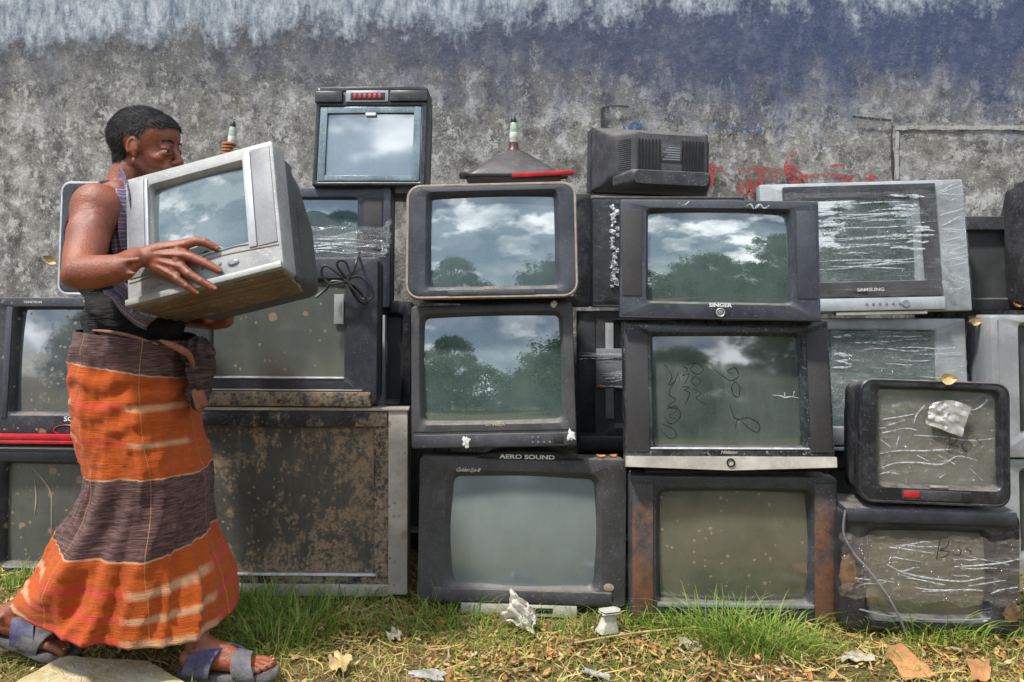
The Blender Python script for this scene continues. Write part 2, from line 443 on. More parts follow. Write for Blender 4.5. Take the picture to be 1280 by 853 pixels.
    def lines(s, name, polys, wpx, mat, y=None, dy=-.001, parent=None, taper=True, jitter=0):
        """thin raised ribbons on the glass or the frame, one mesh"""
        bm = bmesh.new()
        for poly in polys:
            pts = spline([(a, 0, b) for a, b in poly], 5) if len(poly) > 2 else [Vector((a, 0, b)) for a, b in poly]
            q = []
            for p in pts:
                x, z = s.loc(p.x, p.z)
                yy = (s.ysurf(x, z) if y is None else y)+dy
                q.append(Vector((x, yy, z)))
            n = len(q); L0 = []; 
            for i, p in enumerate(q):
                d = (q[min(i+1, n-1)]-q[max(i-1, 0)]).normalized(); nn = Vector((-d.z, 0, d.x))
                wd = wpx*s.k*.5*((.35+.65*math.sin(PI*(i+.3)/(n-.4))) if taper else 1)*(1+jitter*rnd.uniform(-1, 1))
                L0.append([p+nn*wd, p+Vector((0, -.0012, 0)), p-nn*wd, p+Vector((0, .0004, 0))])
            loft(bm, L0, True, True)
        return obj(name, bm, M[mat], parent or s.e, angle=80)
    def film(s, x0, y0, x1, y1, y=-.004, mat='film', name='cling_film', amp=.004, nx=40, nz=24, edge=4):
        bm = bmesh.new(); vs = {}; sd = rnd.random()*50
        for i in range(nx+1):
            for j in range(nz+1):
                px = x0+(x1-x0)*i/nx; py = y0+(y1-y0)*j/nz
                if j in (0, nz): py += edge*noise.noise(Vector((i*.35, j, sd)))
                if i in (0, nx): px += edge*noise.noise(Vector((j*.45, i, sd)))
                x, z = s.loc(px, py)
                d = noise.noise(Vector((x*14, z*60, sd)))*amp+noise.noise(Vector((x*50, z*120, sd)))*amp*.4
                vs[i, j] = bm.verts.new((x, y+d, z))
        for i in range(nx):
            for j in range(nz): bm.faces.new((vs[i, j], vs[i+1, j], vs[i+1, j+1], vs[i, j+1]))
        return obj(name, bm, M[mat], s.e, angle=180)
    def creases(s, x0, y0, x1, y1, n, wpx=1.6, lmin=15, lmax=60, y=None, dy=-.002, name='film_crease', mat='shine', slope=.15):
        polys = []
        for _ in range(n):
            L = rnd.uniform(lmin, lmax); a = rnd.uniform(x0, max(x0+1, x1-L)); b = rnd.uniform(y0, y1); sl = rnd.uniform(-slope, slope)
            polys.append([(a, b), (a+L*.35, b+L*.35*sl+rnd.uniform(-1.5, 1.5)), (a+L*.7, b+L*.7*sl+rnd.uniform(-1.5, 1.5)), (a+L, b+L*sl)])
        return s.lines(name, polys, wpx, mat, y, dy, jitter=.4)

YA, YB, YC, YE, YFF = 2.86, 2.66, 2.58, 2.50, 2.42
BB, BC, BF = 3.13, 3.06, 2.98      # back row
# ---- column at the left edge
t = TV('mud splattered set on the grass at far left, under the red striped set', (-70, 558, 163, 716), YA, (2, 582, 136, 704), frame='splatdark', glass='s_splatdull', bulge=.01, r=.006)
t.box('top_trim', -70, 560, 163, 562, 'whiteline', -.003, .004)
t.box('top_ledge', -70, 565, 163, 577, 'blueblack', -.010, .004, .003)
t.lines('mud_drip', [[(30, 585), (45, 600), (58, 618), (60, 640), (60, 676)], [(36, 600), (39, 625), (38, 645)]], 2, 'tan', dy=-.0015)
t = TV('mud specked set with a red strip below its screen, behind the walking man', (-62, 372, 172, 541), YA, (16, 387, 152, 515), frame='splatdark', glass='s_splat', pitch=5, bulge=.012, bevel=.010)
t.box('inner_post', 3, 384, 11, 522, 'blueblack', -.004, .004)
t.box('red_strip', -62, 541, 172, 548, 'red', -.012, .02, .003)
t.box('red_edge', -62, 549, 172, 553, 'red', -.018, .02, .002)
t.text('SONY', 98, 523, 6, sx=1.25, spacing=1.0, bold=.0004)
t.text('TRINITRON', 36, 378, 3, sx=1.1)
bm = bmesh.new(); rx, rz = t.loc(88, 538)
n = 30; LL = []
for r_, y_ in ((.046, .001), (.046, -.003), (.043, -.004), (.041, .001)):
    LL.append([Vector((rx+r_*math.cos(2*PI*k/n), y_, rz+.4*r_*math.sin(2*PI*k/n)+.005)) for k in range(n)])
loft(bm, LL); obj('emblem_ring', bm, M['red'], t.e)
t = TV('rounded dark set with a thin silver rim, behind the shoulder of the man', (72, 229, 268, 369), 2.98, (102, 246, 238, 352), frame='blueblack', glass='s_off', r=.035, lip='whiteline', roll=-1)
# ---- second column
t = TV('largest mud caked set with a beige side, standing on the grass behind the man', (172, 511, 510, 742), YB, (196, 535, 467, 716), frame='filthy', glass='s_mud', case='beige', r=.004, bevel=.004, bulge=.006, recess=.012, pitch=1, yaw=-1)
t.box('side_panel', 486, 513, 510, 741, 'beige', -.006, .02, .003)
t.box('top_cap', 172, 509, 512, 513, 'beige', -.012, .02, .002)
t.box('bottom_panel', 172, 729, 486, 744, 'beige', -.002, .02, .002)
t.box('lower_glare_line', 196, 716, 470, 719, 'whiteline', -.004, .004)  # pale line painted in for the glare on the lower bevel
t.box('upper_band', 172, 515, 485, 533, 'muddydark', -.006, .004, .002)
t = TV('grey set with grime along its base, standing on the largest mud caked set', (212, 322, 473, 503), YB, (262, 350, 431, 470), frame='blueblack', glass='s_b2', r=.018, bevel=.005, bulge=.010, recess=.014, pitch=3)
t.box('lower_glare_line', 240, 471, 432, 473, 'whiteline', -.003, .004)  # bevel glare under the glass, drawn as a pale strip
t.box('grimy_base', 214, 489, 466, 507, 'muddydark', -.006, .03, .004)
t.box('base_groove', 222, 486, 455, 488, 'strip', -.004, .002)
t.box('paper_patch', 418, 368, 430, 405, 'silver', .0, .006)
t = TV('dark set with tape round its speaker, under the upturned set with the control strip', (300, 234, 489, 384), BB, (330, 248, 445, 326), frame='blueblack', glass='s_blue', r=.008, bulge=.01, pitch=3, bevel=.006)
t.box('speaker_panel', 455, 247, 478, 318, 'speaker', -.004, .004)
t.box('side_panel', 480, 234, 489, 384, 'blueblack', -.006, .012)
t.film(385, 283, 489, 322, -.006, 'film')
t.creases(350, 290, 486, 318, 9, 1.4, 30, 90, y=-.008, slope=.05)
tpb = bmesh.new()
for k in range(6):
    x, z = t.loc(484+rnd.uniform(-3, 4), 280+k*7); g = bmesh.ops.create_icosphere(tpb, subdivisions=2, radius=.012)
    for v in g['verts']: v.co = Vector((x, -.012, z))+Vector((v.co.x, v.co.y*.6, v.co.z*1.2))*(1+.7*noise.noise(v.co*150+Vector((k, 0, 0))))
obj('crumpled_tape', tpb, M['film'], t.e)
t = TV('black set in the gap right of the grime based set, its edge silver', (420, 376, 514, 520), BB, (440, 396, 500, 500), frame='black', glass='s_off', r=.02, bulge=.008)
t.box('silver_edge', 474, 394, 483, 514, 'silver', -.03, .0)
t = TV('black set seen as a slit right of the beige side of the mud caked set', (430, 524, 560, 686), BB, (460, 545, 540, 660), frame='black', glass='s_off', r=.02, bulge=.008)
t = TV('top set with a control strip above its pale clouded screen', (392, 107, 533, 234), BB, (397, 131, 527, 229), frame='black', glass='s_cloud', r=.004, bevel=.004, pitch=9, bulge=.006, recess=.010, bulky=.12, roll=-.3)
t.box('top_bar', 396, 106, 530, 111, 'black', -.004, .02)
t.box('left_flap', 391, 112, 426, 127, 'black', -.012, .004, .003)
t.box('right_flap', 486, 112, 534, 126, 'black', -.012, .004, .003)
cp = t.box('control_panel', 430, 111, 484, 126, 'silverdark', -.006, .004)
t.box('panel_recess', 436, 114, 480, 124, 'blackgap', -.008, .004, parent=cp)
for k in range(6): t.box('red_switch', 440+k*6.3, 116, 444+k*6.3, 122, 'red', -.011, -.004, parent=cp)
for a_ in ((398, 132, 407, 228), (517, 132, 526, 228), (407, 132, 517, 140), (407, 221, 517, 228)): t.box('inner_border', *a_, 'borderglass', .0, .006)
t.box('glass_sticker', 456, 140, 469, 144, 'letter', -.004, .008)
# ---- third column
t = TV('dark set on the grass with a bowed screen and a curved speaker hood on top', (522, 573, 782, 755), YC, (565, 600, 742, 731), frame='charcoal', glass='s_pale', r=.022, bevel=.022, bow=.018, srad=.02, bulge=.03, roll=-.6, pitch=3)
hd = bmesh.new(); HL = []
for (yy, sc, zz) in ((-.004, 1, 0), (-.012, .98, .0), (-.012, .93, .004), (.05, .9, .02), (.16, .7, .02)):
    L = []
    for k in range(21):
        u = k/20*2-1; x, _ = t.loc(660+68*u*sc, 0); L.append(Vector((x, yy, t.h+(.020*(1-abs(u)**2.4)+.001)*(1 if yy > 0 else 1)*sc)))
    for k in range(20, -1, -1):
        u = k/20*2-1; x, _ = t.loc(660+68*u*sc, 0); L.append(Vector((x, yy, t.h-.002)))
    HL.append(L)
loft(hd, HL, True, True)
hood = obj('speaker_hood', hd, M['black'], t.e)
t.text('AERO SOUND', 658, 571.5, 5.2, sx=1.5, bold=.0006, y=-.0135, parent=hood)
t.text('Golden Eye III', 583, 590, 5, shear=.5, spacing=.8)
t.box('base_panel', 577, 753, 722, 768, 'strip', -.006, .10, .004)
t.box('base_slot', 664, 757, 692, 763, 'blackgap', -.008, .0)
t.box('front_flap', 540, 736, 765, 752, 'charcoal', -.008, .01, .005)
bm = bmesh.new(); x, z = t.loc(761, 730); add_lathe(bm, [(.012, -.001), (.012, .002), (.008, .0035)], (x, 0, z), 'Y', 16, sx=1.4); obj('knob', bm, M['tan'], t.e)
t = TV('set with a pale chip on its top edge, standing on the hooded set', (513, 380, 718, 558), YC, (529, 395, 700, 524), frame='charcoal', glass='s_clear', roll=1.6, bow=.012, srad=.015, bevel=.012, pitch=8, bulge=.016, recess=.03)
lp = t.box('lower_panel', 515, 541, 718, 557, 'dark', -.010, .01, .004)
t.text('SINGER', 618, 529, 5.2, 'goldletter', bold=.0004)
t.box('panel_seam', 515, 536.5, 718, 538.5, 'blackgap', -.001, .004)
for px, py in ((582, 549), (711, 545)):
    bm = bmesh.new(); x, z = t.loc(px, py); g = bmesh.ops.create_icosphere(bm, subdivisions=3, radius=1)
    for v in g['verts']: q_ = 1+1.1*noise.noise(v.co*1.9+Vector((px, 0, 0))); v.co = Vector((x+v.co.x*.010*q_, -.011+v.co.y*.003, z+v.co.z*.014*q_))
    obj('torn_label', bm, M['letter'], t.e)
t.buttons([(664, 546), (671, 546), (664, 552), (671, 552), (678, 552), (685, 552)], 1.6, y=-.012)
t.box('display_window', 690, 545, 702, 554, 'blackgap', -.0115, 0)
bm = bmesh.new(); x, z = t.loc(695, 382); g = bmesh.ops.create_icosphere(bm, subdivisions=3, radius=.010)
for v in g['verts']: v.co = Vector((x, -.003, z))+Vector((v.co.x, v.co.y*.5, v.co.z))*(1+.6*noise.noise(v.co*200))
obj('paper_scrap', bm, M['letter'], t.e)
t = TV('rounded set with a thin tan rim and blue screen, under the bare picture tube', (508, 228, 720, 372), YC, (537, 242, 693, 357), frame='blueblack', glass='s_blue', r=.045, roll=1.1, lip='tan', bevel=.014, pitch=10, bulge=.016)
t.text('NIKKAI', 613, 360.5, 4, 'goldletter', bold=.0002)
t.buttons([(601+k*5, 367) for k in range(5)], 1.4)
t.box('chin_step', 560, 364, 668, 370, 'dark', -.003, .003)
t = TV('dark casing in the gap right of the rounded tan rimmed set', (575, 242, 738, 384), BC, (600, 262, 715, 365), frame='black', glass='s_off', r=.012, bulge=.008)
# ---- behind, between the third and fourth columns
t = TV('dark set with taped silver strip, half hidden between two front columns', (722, 389, 936, 565), BC, (770, 405, 900, 530), frame='charcoal', glass='s_off', r=.006, bulge=.008, yaw=0)
t.box('left_speaker', 724, 392, 744, 540, 'dark', -.004, .004)
t.box('silver_post', 757, 404, 767, 523, 'silver', -.004, .006)
t.box('lower_drawer', 724, 545, 930, 562, 'dark', -.014, .01, .004)
t.box('tape_patch', 745, 436, 790, 485, 'silverdark', -.006, .004)
t.creases(722, 437, 786, 452, 7, 1.2, 40, 64, y=-.010, slope=.06)
t.creases(750, 464, 790, 486, 9, 1.6, 25, 40, y=-.010, slope=.06)
bm = bmesh.new(); x, z = t.loc(750, 483); add_lathe(bm, [(.010, -.003), (.010, .010), (.004, .012)], (x, 0, z), 'Y', 10, sx=1.4, sy=.7); obj('orange_sticker', bm, M['leaf_o'], t.e)
t = TV('charcoal set with frayed tape, behind the left edge of the cracked reflection screen', (738, 247, 930, 383), BC, (800, 265, 900, 360), frame='dark', glass='s_off', r=.014, bulge=.008, yaw=0, lip='dark')
tpb = bmesh.new()
for k in range(26):
    x, z = t.loc(768+rnd.uniform(-4, 5), 258+k*4); g = bmesh.ops.create_icosphere(tpb, subdivisions=2, radius=rnd.uniform(.006, .013))
    for v in g['verts']: v.co = Vector((x, -.006, z))+Vector((v.co.x, v.co.y*.6, v.co.z*.8))*(1+.9*noise.noise(v.co*220+Vector((k, 0, 0))))
obj('frayed_tape', tpb, M['shine'], t.e, angle=10)
t = TV('black set seen as a slit right of the hooded set', (700, 568, 840, 694), BC, (730, 590, 820, 670), frame='black', glass='s_off', r=.012, bulge=.008, yaw=0)
# set turned back to front on top
tb = empty('television', P(805, 247, BC+.34), Euler((R(2), R(-1.5), R(180+10)), 'XYZ'))
tag(tb, 'grey set turned back to front with vent slots, on top of the pile', 'television', TVG)
bm = bmesh.new(); k = (BC+.34)/F; w, h = 148*k, 80*k; z = h/2
loft(bm, [rr(w, h, .01, 0, 0, z), rr(w, h, .01, .05, 0, z)], cap0=True, cap1=True); obj('front_frame', bm, M['dark'], tb)
bm = bmesh.new()
loft(bm, [rr(w-.01, h-.01, .012, .045, 0, z), rr(w-.012, h-.012, .012, .09, 0, z), rr(w-.05, h-.03, .02, .12, 0, z-.004), rr(w*.86, h*.78, .03, .17, 0, z*.96),
          rr(w*.82, h*.72, .03, .19, 0, z*.94), rr(w*.60, h*.60, .02, .30, 0, z*.95), rr(w*.56, h*.56, .02, .305, 0, z*.95)], cap0=True, cap1=True)
cs = obj('back_casing', bm, M['charcoal'], tb)
bm = bmesh.new()
for q in range(20):
    x = -w*.26+q*w*.52/19
    if abs(x) < .045: continue
    add_box(bm, x-.0022, x+.0022, .296, .310, z*.95-h*.22, z*.95+h*.20, 0)
for q in range(15):
    for sg in (-1, 1):
        zz = z*.95-h*.22+q*h*.42/14
        pts = [Vector((sg*w*.31, .288, zz)), Vector((sg*w*.395, .20, zz))]
        add_tube(bm, pts, .0026, 4)
obj('vent_grille', bm, M['blackgap'], cs)
bm = bmesh.new(); add_box(bm, -.042, .042, .300, .308, z*.95-.030, z*.95+.035, .001); lb = obj('rating_label', bm, M['charcoal'], cs)
bm = bmesh.new()
for q in range(6): add_box(bm, -.035, .035-.01*(q % 3), .307, .3088, z*.95-.022+q*.009, z*.95-.019+q*.009, 0)
obj('printed_lines', bm, M['silverdark'], lb)
bm = bmesh.new(); loft(bm, [rr(w*.80, .05, .015, .20, 0, .028), rr(w*.66, .06, .02, .30, 0, .035), rr(w*.6, .05, .02, .315, 0, .035)], cap0=True, cap1=True); obj('lower_housing', bm, M['casing'], cs)
# ---- fourth column
t = TV('rust streaked set on the grass with brown side strips', (788, 597, 1046, 778), YE, (828, 618, 1009, 752), frame='dark', glass='s_brown', r=.012, bow=.015, srad=.014, bevel=.016, bulge=.026, yaw=-2, pitch=1)
t.box('side_strip', 791, 606, 817, 777, 'rusty', -.004, .004)
t.box('side_strip', 1017, 605, 1043, 777, 'rusty', -.004, .004)
t.box('screen_ledge', 822, 754, 1016, 759, 'silverdark', -.005, .01, .002)
t.box('control_drawer', 850, 762, 990, 775, 'black', -.005, .004, .002)
t.text('TOSHIBA', 920, 764, 3.6, 'goldletter', y=-.0058)
bm = bmesh.new(); add_box(bm, *[t.loc(p, 0)[0] for p in (810, 1010)], .03, .20, t.h-.004, t.h+.012, .006); obj('top_ridge', bm, M['black'], t.e)
t = TV('set with scribbled marks on its glass and a silver strip beneath', (781, 401, 1039, 583), YE, (819, 420, 1001, 557), frame='chipped', glass='s_green', r=.005, bevel=.010, pitch=8, bulge=.014, yaw=-1)
t.box('speaker_panel', 783, 418, 811, 564, 'speaker', -.003, .004)
t.box('speaker_panel', 1010, 418, 1036, 564, 'speaker', -.003, .004)
t.box('screen_ledge', 812, 558.5, 1008, 560.5, 'whiteline', -.003, .004)
t.text('Nikkatex', 909, 564, 4, 'goldletter', shear=.2, bold=.0002)
bm = bmesh.new(); L = []
for yy, dd in ((.02, 0), (-.010, 0), (-.014, .002)):
    lp = []
    for q in range(17):
        u = q/16*2-1; x, _ = t.loc(910+129*u, 0); lp.append(Vector((x*(1-dd), yy, t.loc(0, 569)[1]-dd)))
    for q in range(16, -1, -1):
        u = q/16*2-1; x, _ = t.loc(910+129*u, 0); lp.append(Vector((x*(1-dd), yy, t.loc(0, 582)[1]+dd-.010*(1-abs(u)))))
    L.append(lp)
loft(bm, L, True, True); sp_ = obj('silver_strip', bm, M['strip'], t.e)
x, z = t.loc(909, 576); bm = bmesh.new(); n = 24
loft(bm, [[Vector((x+r_*math.cos(2*PI*q/n), y_, z+r_*math.sin(2*PI*q/n))) for q in range(n)] for r_, y_ in ((.013, -.012), (.013, -.018), (.009, -.018), (.009, -.012))]); obj('power_button', bm, M['blackgap'], sp_)
t.lines('marker_scribble', [
    [(833, 456), (842, 470), (838, 482), (846, 476), (850, 466), (852, 478)], [(848, 473), (838, 492), (846, 500), (836, 508), (848, 512), (838, 520), (846, 524)],
    [(856, 458), (862, 462), (856, 470), (864, 468), (858, 480)], [(854, 484), (864, 484), (858, 488), (864, 492), (858, 506)],
    [(862, 456), (874, 454), (882, 462), (874, 468), (866, 462), (872, 454)], [(872, 470), (878, 476), (872, 482), (866, 476), (872, 470)], [(868, 486), (878, 492), (872, 498), (884, 506)],
    [(896, 462), (906, 470), (916, 476), (926, 470), (922, 460), (912, 464), (920, 468)],
    [(921, 477), (927, 484), (925, 496), (919, 494), (917, 484), (921, 477)],
    [(914, 506), (918, 520), (924, 524), (936, 522), (950, 530), (948, 540), (938, 536), (924, 524), (920, 536)],
    [(834, 512), (846, 508), (852, 520), (840, 530), (832, 522)], [(828, 530), (842, 536), (846, 545), (838, 548), (826, 536)]], 1.2, 'marker', dy=-.0003)
t.lines('glass_crack', [[(968, 494), (978, 495), (984, 497), (992, 496), (1001, 498)], [(984, 497), (983, 491)], [(994, 496), (996, 489)]], 1.6, 'shine', dy=-.001)
t = TV('tilted set with a foliage reflection, on top of the scribbled set with the silver strip', (776, 249, 1022, 399), YE, (812, 263, 985, 377), frame='blueblack', glass='s_clear', roll=-.9, r=.006, bevel=.008, pitch=7, bulge=.024, yaw=-4)
t.box('speaker_panel', 779, 262, 803, 372, 'speaker', -.003, .004)
t.box('speaker_panel', 994, 262, 1018, 372, 'blueblack', -.003, .004)
t.text('SINGER', 900, 382, 4.6, sx=1.3, bold=.0005)
t.ring(900, 391, 5.6)
t.lines('scuff_mark', [[(932, 257), (938, 254), (943, 259), (950, 254), (955, 259), (962, 255)]], 2.6, 'shine', y=0, dy=-.0004, jitter=.5)
t.lines('scuff_mark', [[(848, 253), (856, 256), (862, 251)]], 1.5, 'shine', y=0, dy=-.0004, jitter=.5)
t.lines('sky_glint', [[(930, 326), (945, 333), (960, 338), (972, 345)]], 1.2, 'shine', dy=-.0006) if False else None
t.box('trim_line', 776, 397.5, 1022, 400, 'blackgap', -.003, .004)
# ---- fifth column, back
t = TV('silver set behind the small rounded set, its screen under peeling film', (972, 398, 1206, 556), BF, (1010, 413, 1169, 533), frame='silver', glass='s_clear', r=.006, bevel=.004, bulge=.010, pitch=4, recess=.012, case='charcoal')
t.film(1040, 414, 1206, 534, -.003, 'film')
t.creases(1040, 418, 1066, 470, 6, 2.6, 14, 26, y=-.004)
t.creases(1060, 420, 1204, 500, 20, 1.2, 30, 110, y=-.004, slope=.06)
t.box('lower_bar', 1038, 559, 1170, 563, 'whiteline', -.004, .03)
t = TV('wide set with a black face in a silver frame, bound in shiny film', (955, 226, 1206, 391), BF, (1003, 244, 1142, 355), frame='silver', glass='s_clear', roll=1.3, r=.006, bevel=.006, bulge=.012, pitch=6, recess=.016, case='charcoal')
fx = bmesh.new(); x0, z1 = t.loc(983, 231); x1, z0 = t.loc(1170, 372)
sx0, sz1 = t.loc(1005, 246); sx1, sz0 = t.loc(1152, 353)
loft(fx, [rr(x1-x0, z1-z0, .004, .002, (x0+x1)/2, (z0+z1)/2), rr(x1-x0, z1-z0, .004, -.012, (x0+x1)/2, (z0+z1)/2), rr(x1-x0-.006, z1-z0-.006, .004, -.014, (x0+x1)/2, (z0+z1)/2),
          rr(sx1-sx0, sz1-sz0, .006, -.014, (sx0+sx1)/2, (sz0+sz1)/2), rr(sx1-sx0-.008, sz1-sz0-.008, .006, .004, (sx0+sx1)/2, (sz0+sz1)/2)])
obj('black_face', fx, M['black'], t.e)
t.text('SAMSUNG', 1083, 363, 4.2, sx=1.25, y=-.0148, bold=.0002)
t.box('control_strip', 1010, 373, 1172, 389, 'silver', -.016, .01, .004)
t.buttons([(1077+k*8, 381) for k in range(6)], 2, y=-.018); t.buttons([(1124, 381)], 5.5, 'silverdark', y=-.020, name='volume_knob')
t.box('base_slot', 1040, 390, 1150, 394, 'strip', -.010, .02)
t.film(985, 240, 1204, 372, -.017, 'film3', amp=.006)
t.creases(1012, 246, 1160, 340, 26, 1.2, 25, 120, y=-.019, slope=.07)
t.creases(1016, 256, 1060, 320, 9, 3.0, 12, 34, y=-.019, slope=.1)
t.creases(1105, 245, 1165, 318, 12, 3.0, 14, 50, y=-.019, slope=.1)
t.creases(1170, 240, 1204, 370, 18, 1.2, 14, 34, y=-.017, slope=.5)
bm = bmesh.new()
for k in range(7):
    x, z = t.loc(1176+rnd.uniform(-4, 4), 318+k*8); g = bmesh.ops.create_icosphere(bm, subdivisions=2, radius=.012)
    for v in g['verts']: v.co = Vector((x, -.02, z))+Vector((v.co.x, v.co.y*.6, v.co.z))*(1+.8*noise.noise(v.co*170+Vector((k, 0, 0))))
obj('crumpled_tape', bm, M['film'], t.e)
t = TV('black set low behind the small rounded set, right of the rust streaked set', (1010, 566, 1200, 690), BF, (1040, 590, 1170, 665), frame='black', glass='s_off', r=.012, bulge=.008)
t.box('shelf_edge', 1010, 573, 1200, 584, 'dark', -.010, .004)
# ---- fifth column, front
t = TV('bulging set wrapped in torn brown film on the grass, under the small rounded set', (1052, 638, 1272, 790), YFF, (1090, 668, 1232, 770), frame='black', glass='s_brown', roll=-.8, r=.035, bow=.02, srad=.02, bevel=.016, bulge=.02, pitch=1)
bm = bmesh.new(); x0, _ = t.loc(1056, 0); x1, _ = t.loc(1268, 0)
add_box(bm, x0, x1, -.010, .16, t.loc(0, 656)[1], t.loc(0, 636)[1], .012); obj('top_hood', bm, M['blueblack'], t.e)
t.film(1053, 672, 1272, 752, -.005, 'film2', amp=.006, edge=9)
t.lines('film_crease', [[(1108, 706), (1130, 716), (1165, 722), (1200, 724), (1226, 718)], [(1150, 738), (1185, 736), (1210, 734), (1225, 735)], [(1190, 706), (1215, 704), (1245, 700), (1268, 694)], [(1234, 738), (1246, 733), (1266, 729)]], 2, 'shine', y=-.010)
t.creases(1060, 680, 1268, 745, 16, 1.1, 20, 70, y=-.009, slope=.2)
t.lines('bowed_trim', [[(1076, 764), (1110, 771), (1160, 774), (1205, 773), (1236, 770)]], 2.2, 'silverdark', y=-.002, taper=False)
t.lines('marker_scribble', [[(1172, 672), (1168, 698)], [(1170, 678), (1182, 674), (1180, 682), (1172, 686), (1184, 688), (1176, 695), (1170, 694)], [(1192, 682), (1188, 690), (1196, 691), (1197, 684), (1192, 682)], [(1212, 681), (1204, 683), (1210, 688), (1204, 693)]], 1.7, 'marker', y=-.012)
M['brownfilm'] = simple('torn brown wrapping', (.14, .085, .05), rough=.35, var=.5)
for (px, py, sx_, sz_) in ((1062, 722, .024, .05), (1262, 762, .022, .026)):
    bm = bmesh.new(); x, z = t.loc(px, py); g = bmesh.ops.create_icosphere(bm, subdivisions=3, radius=1)
    for v in g['verts']:
        k_ = 1+.8*noise.noise(v.co*2.2+Vector((px, 0, 0)))
        v.co = Vector((x+v.co.x*sx_*k_, -.002+v.co.y*.006, z+v.co.z*sz_*k_))
    obj('torn_wrapping', bm, M['brownfilm'], t.e, angle=20)

bm = bmesh.new(); pts = [t.loc(*q) for q in ((1056, 640), (1054, 668), (1066, 692), (1086, 715), (1108, 745), (1124, 775), (1132, 798))]
add_tube(bm, spline([(a, -.014-.002*i, b) for i, (a, b) in enumerate(pts)], 6), .0035, 6); obj('mains_cord', bm, M['button'], t.e)
t = TV('small rounded set with a red badge and wrinkled film on its screen', (1078, 478, 1259, 629), YFF, (1102, 490, 1246, 606), frame='black', glass='s_brown', roll=-1.6, r=.040, bow=.012, srad=.012, bevel=.010, bulge=.016, pitch=4, lip='black')
t.lines('film_crease', [
    [(1104, 571), (1130, 566), (1160, 565), (1192, 562), (1206, 566)], [(1104, 590), (1124, 582), (1150, 580), (1180, 581), (1200, 570), (1225, 575)],
    [(1108, 545), (1135, 538), (1150, 540)], [(1108, 528), (1128, 524), (1146, 520)], [(1112, 536), (1135, 528)], [(1146, 546), (1180, 547), (1215, 550), (1244, 547)],
    [(1150, 571), (1164, 578)], [(1176, 570), (1196, 580)], [(1214, 584), (1232, 600)], [(1105, 553), (1118, 562)], [(1128, 548), (1124, 563)], [(1100, 540), (1112, 538)],
    [(1205, 508), (1220, 512), (1234, 504), (1238, 498)], [(1186, 592), (1178, 598)], [(1160, 508), (1150, 520), (1146, 532)], [(1104, 598), (1115, 594), (1130, 596)]], 1.7, 'shine', dy=-.003, jitter=.5)
t.film(1102, 490, 1246, 606, -.004+.02, 'film4', amp=.004, edge=0)
t.lines('marker_scribble', [[(1190, 544), (1188, 566)], [(1188, 548), (1198, 546), (1196, 553), (1189, 556), (1200, 558), (1194, 566), (1188, 565)], [(1210, 548), (1205, 556), (1210, 564), (1216, 556), (1210, 548)], [(1231, 544), (1222, 548), (1229, 554), (1222, 562)]], 1.2, 'marker', dy=-.006)
bp = t.box('button_panel', 1128, 613, 1212, 625, 'dark', -.003, .004)
t.box('red_badge', 1130, 614.5, 1149, 622, 'red', -.005, 0, parent=bp)
t.box('flap', 1200, 614, 1211, 624, 'blackgap', -.005, 0, parent=bp)
t.box('name_plate', 1163, 606.5, 1185, 609.5, 'tan', -.002, .004)
fb = bmesh.new(); vs = {}
cs_ = [(1160, 513), (1178, 502), (1211, 511), (1200, 545), (1158, 528)]
for i in range(15):
    for j in range(15):
        u, v = i/14, j/14
        a = Vector((1162, 506))*(1-u)*(1-v)+Vector((1212, 508))*u*(1-v)+Vector((1200, 545))*u*v+Vector((1156, 530))*(1-u)*v
        x, z = t.loc(a.x+2*noise.noise(Vector((u*4, v*4, 1))), a.y-7*math.sin(PI*u)*(1-v))
        vs[i, j] = fb.verts.new((x, -.006+.006*noise.noise(Vector((u*5, v*5, 3)))+.003*noise.noise(Vector((u*15, v*15, 7))), z))
for i in range(14):
    for j in range(14): fb.faces.new((vs[i, j], vs[i+1, j], vs[i+1, j+1], vs[i, j+1]))
M['foil'] = simple('crumpled foil', (.50, .50, .48), rough=.3, metallic=.35, var=.25, scale=40)
o = obj('crumpled_foil_label', fb, M['foil'], t.e, angle=15)
# ---- right edge
t = TV('dark set high behind the film bound set, with a bare grey screen', (1160, 270, 1352, 388), 3.10, (1180, 289, 1330, 372), frame='dark', glass='s_off', r=.008, bevel=.006, bulge=.006, pitch=3, yaw=0)
t = TV('navy set cut by the right edge, topmost there', (1300, 216, 1480, 385), 2.88, (1330, 240, 1450, 360), frame='blueblack', glass='s_off', r=.02, bulky=.10, yaw=6, roll=1)
t = TV('large silver set with a dark curved side at the right edge', (1238, 394, 1500, 571), 2.90, (1277, 408, 1470, 540), frame='silver', glass='s_off', r=.012, case='silverdark', bulky=.10, yaw=2)
t.lines('frame_groove', [[(1246, 400), (1246, 480), (1247, 565)]], 1.5, 'silverdark', y=-.0005, taper=False)
t = TV('lower silver set at the right edge, behind the wrapped bulging set', (1236, 574, 1500, 716), 2.90, (1278, 590, 1470, 690), frame='silver', glass='s_off', r=.012, case='silverdark', bulky=.10, yaw=2)
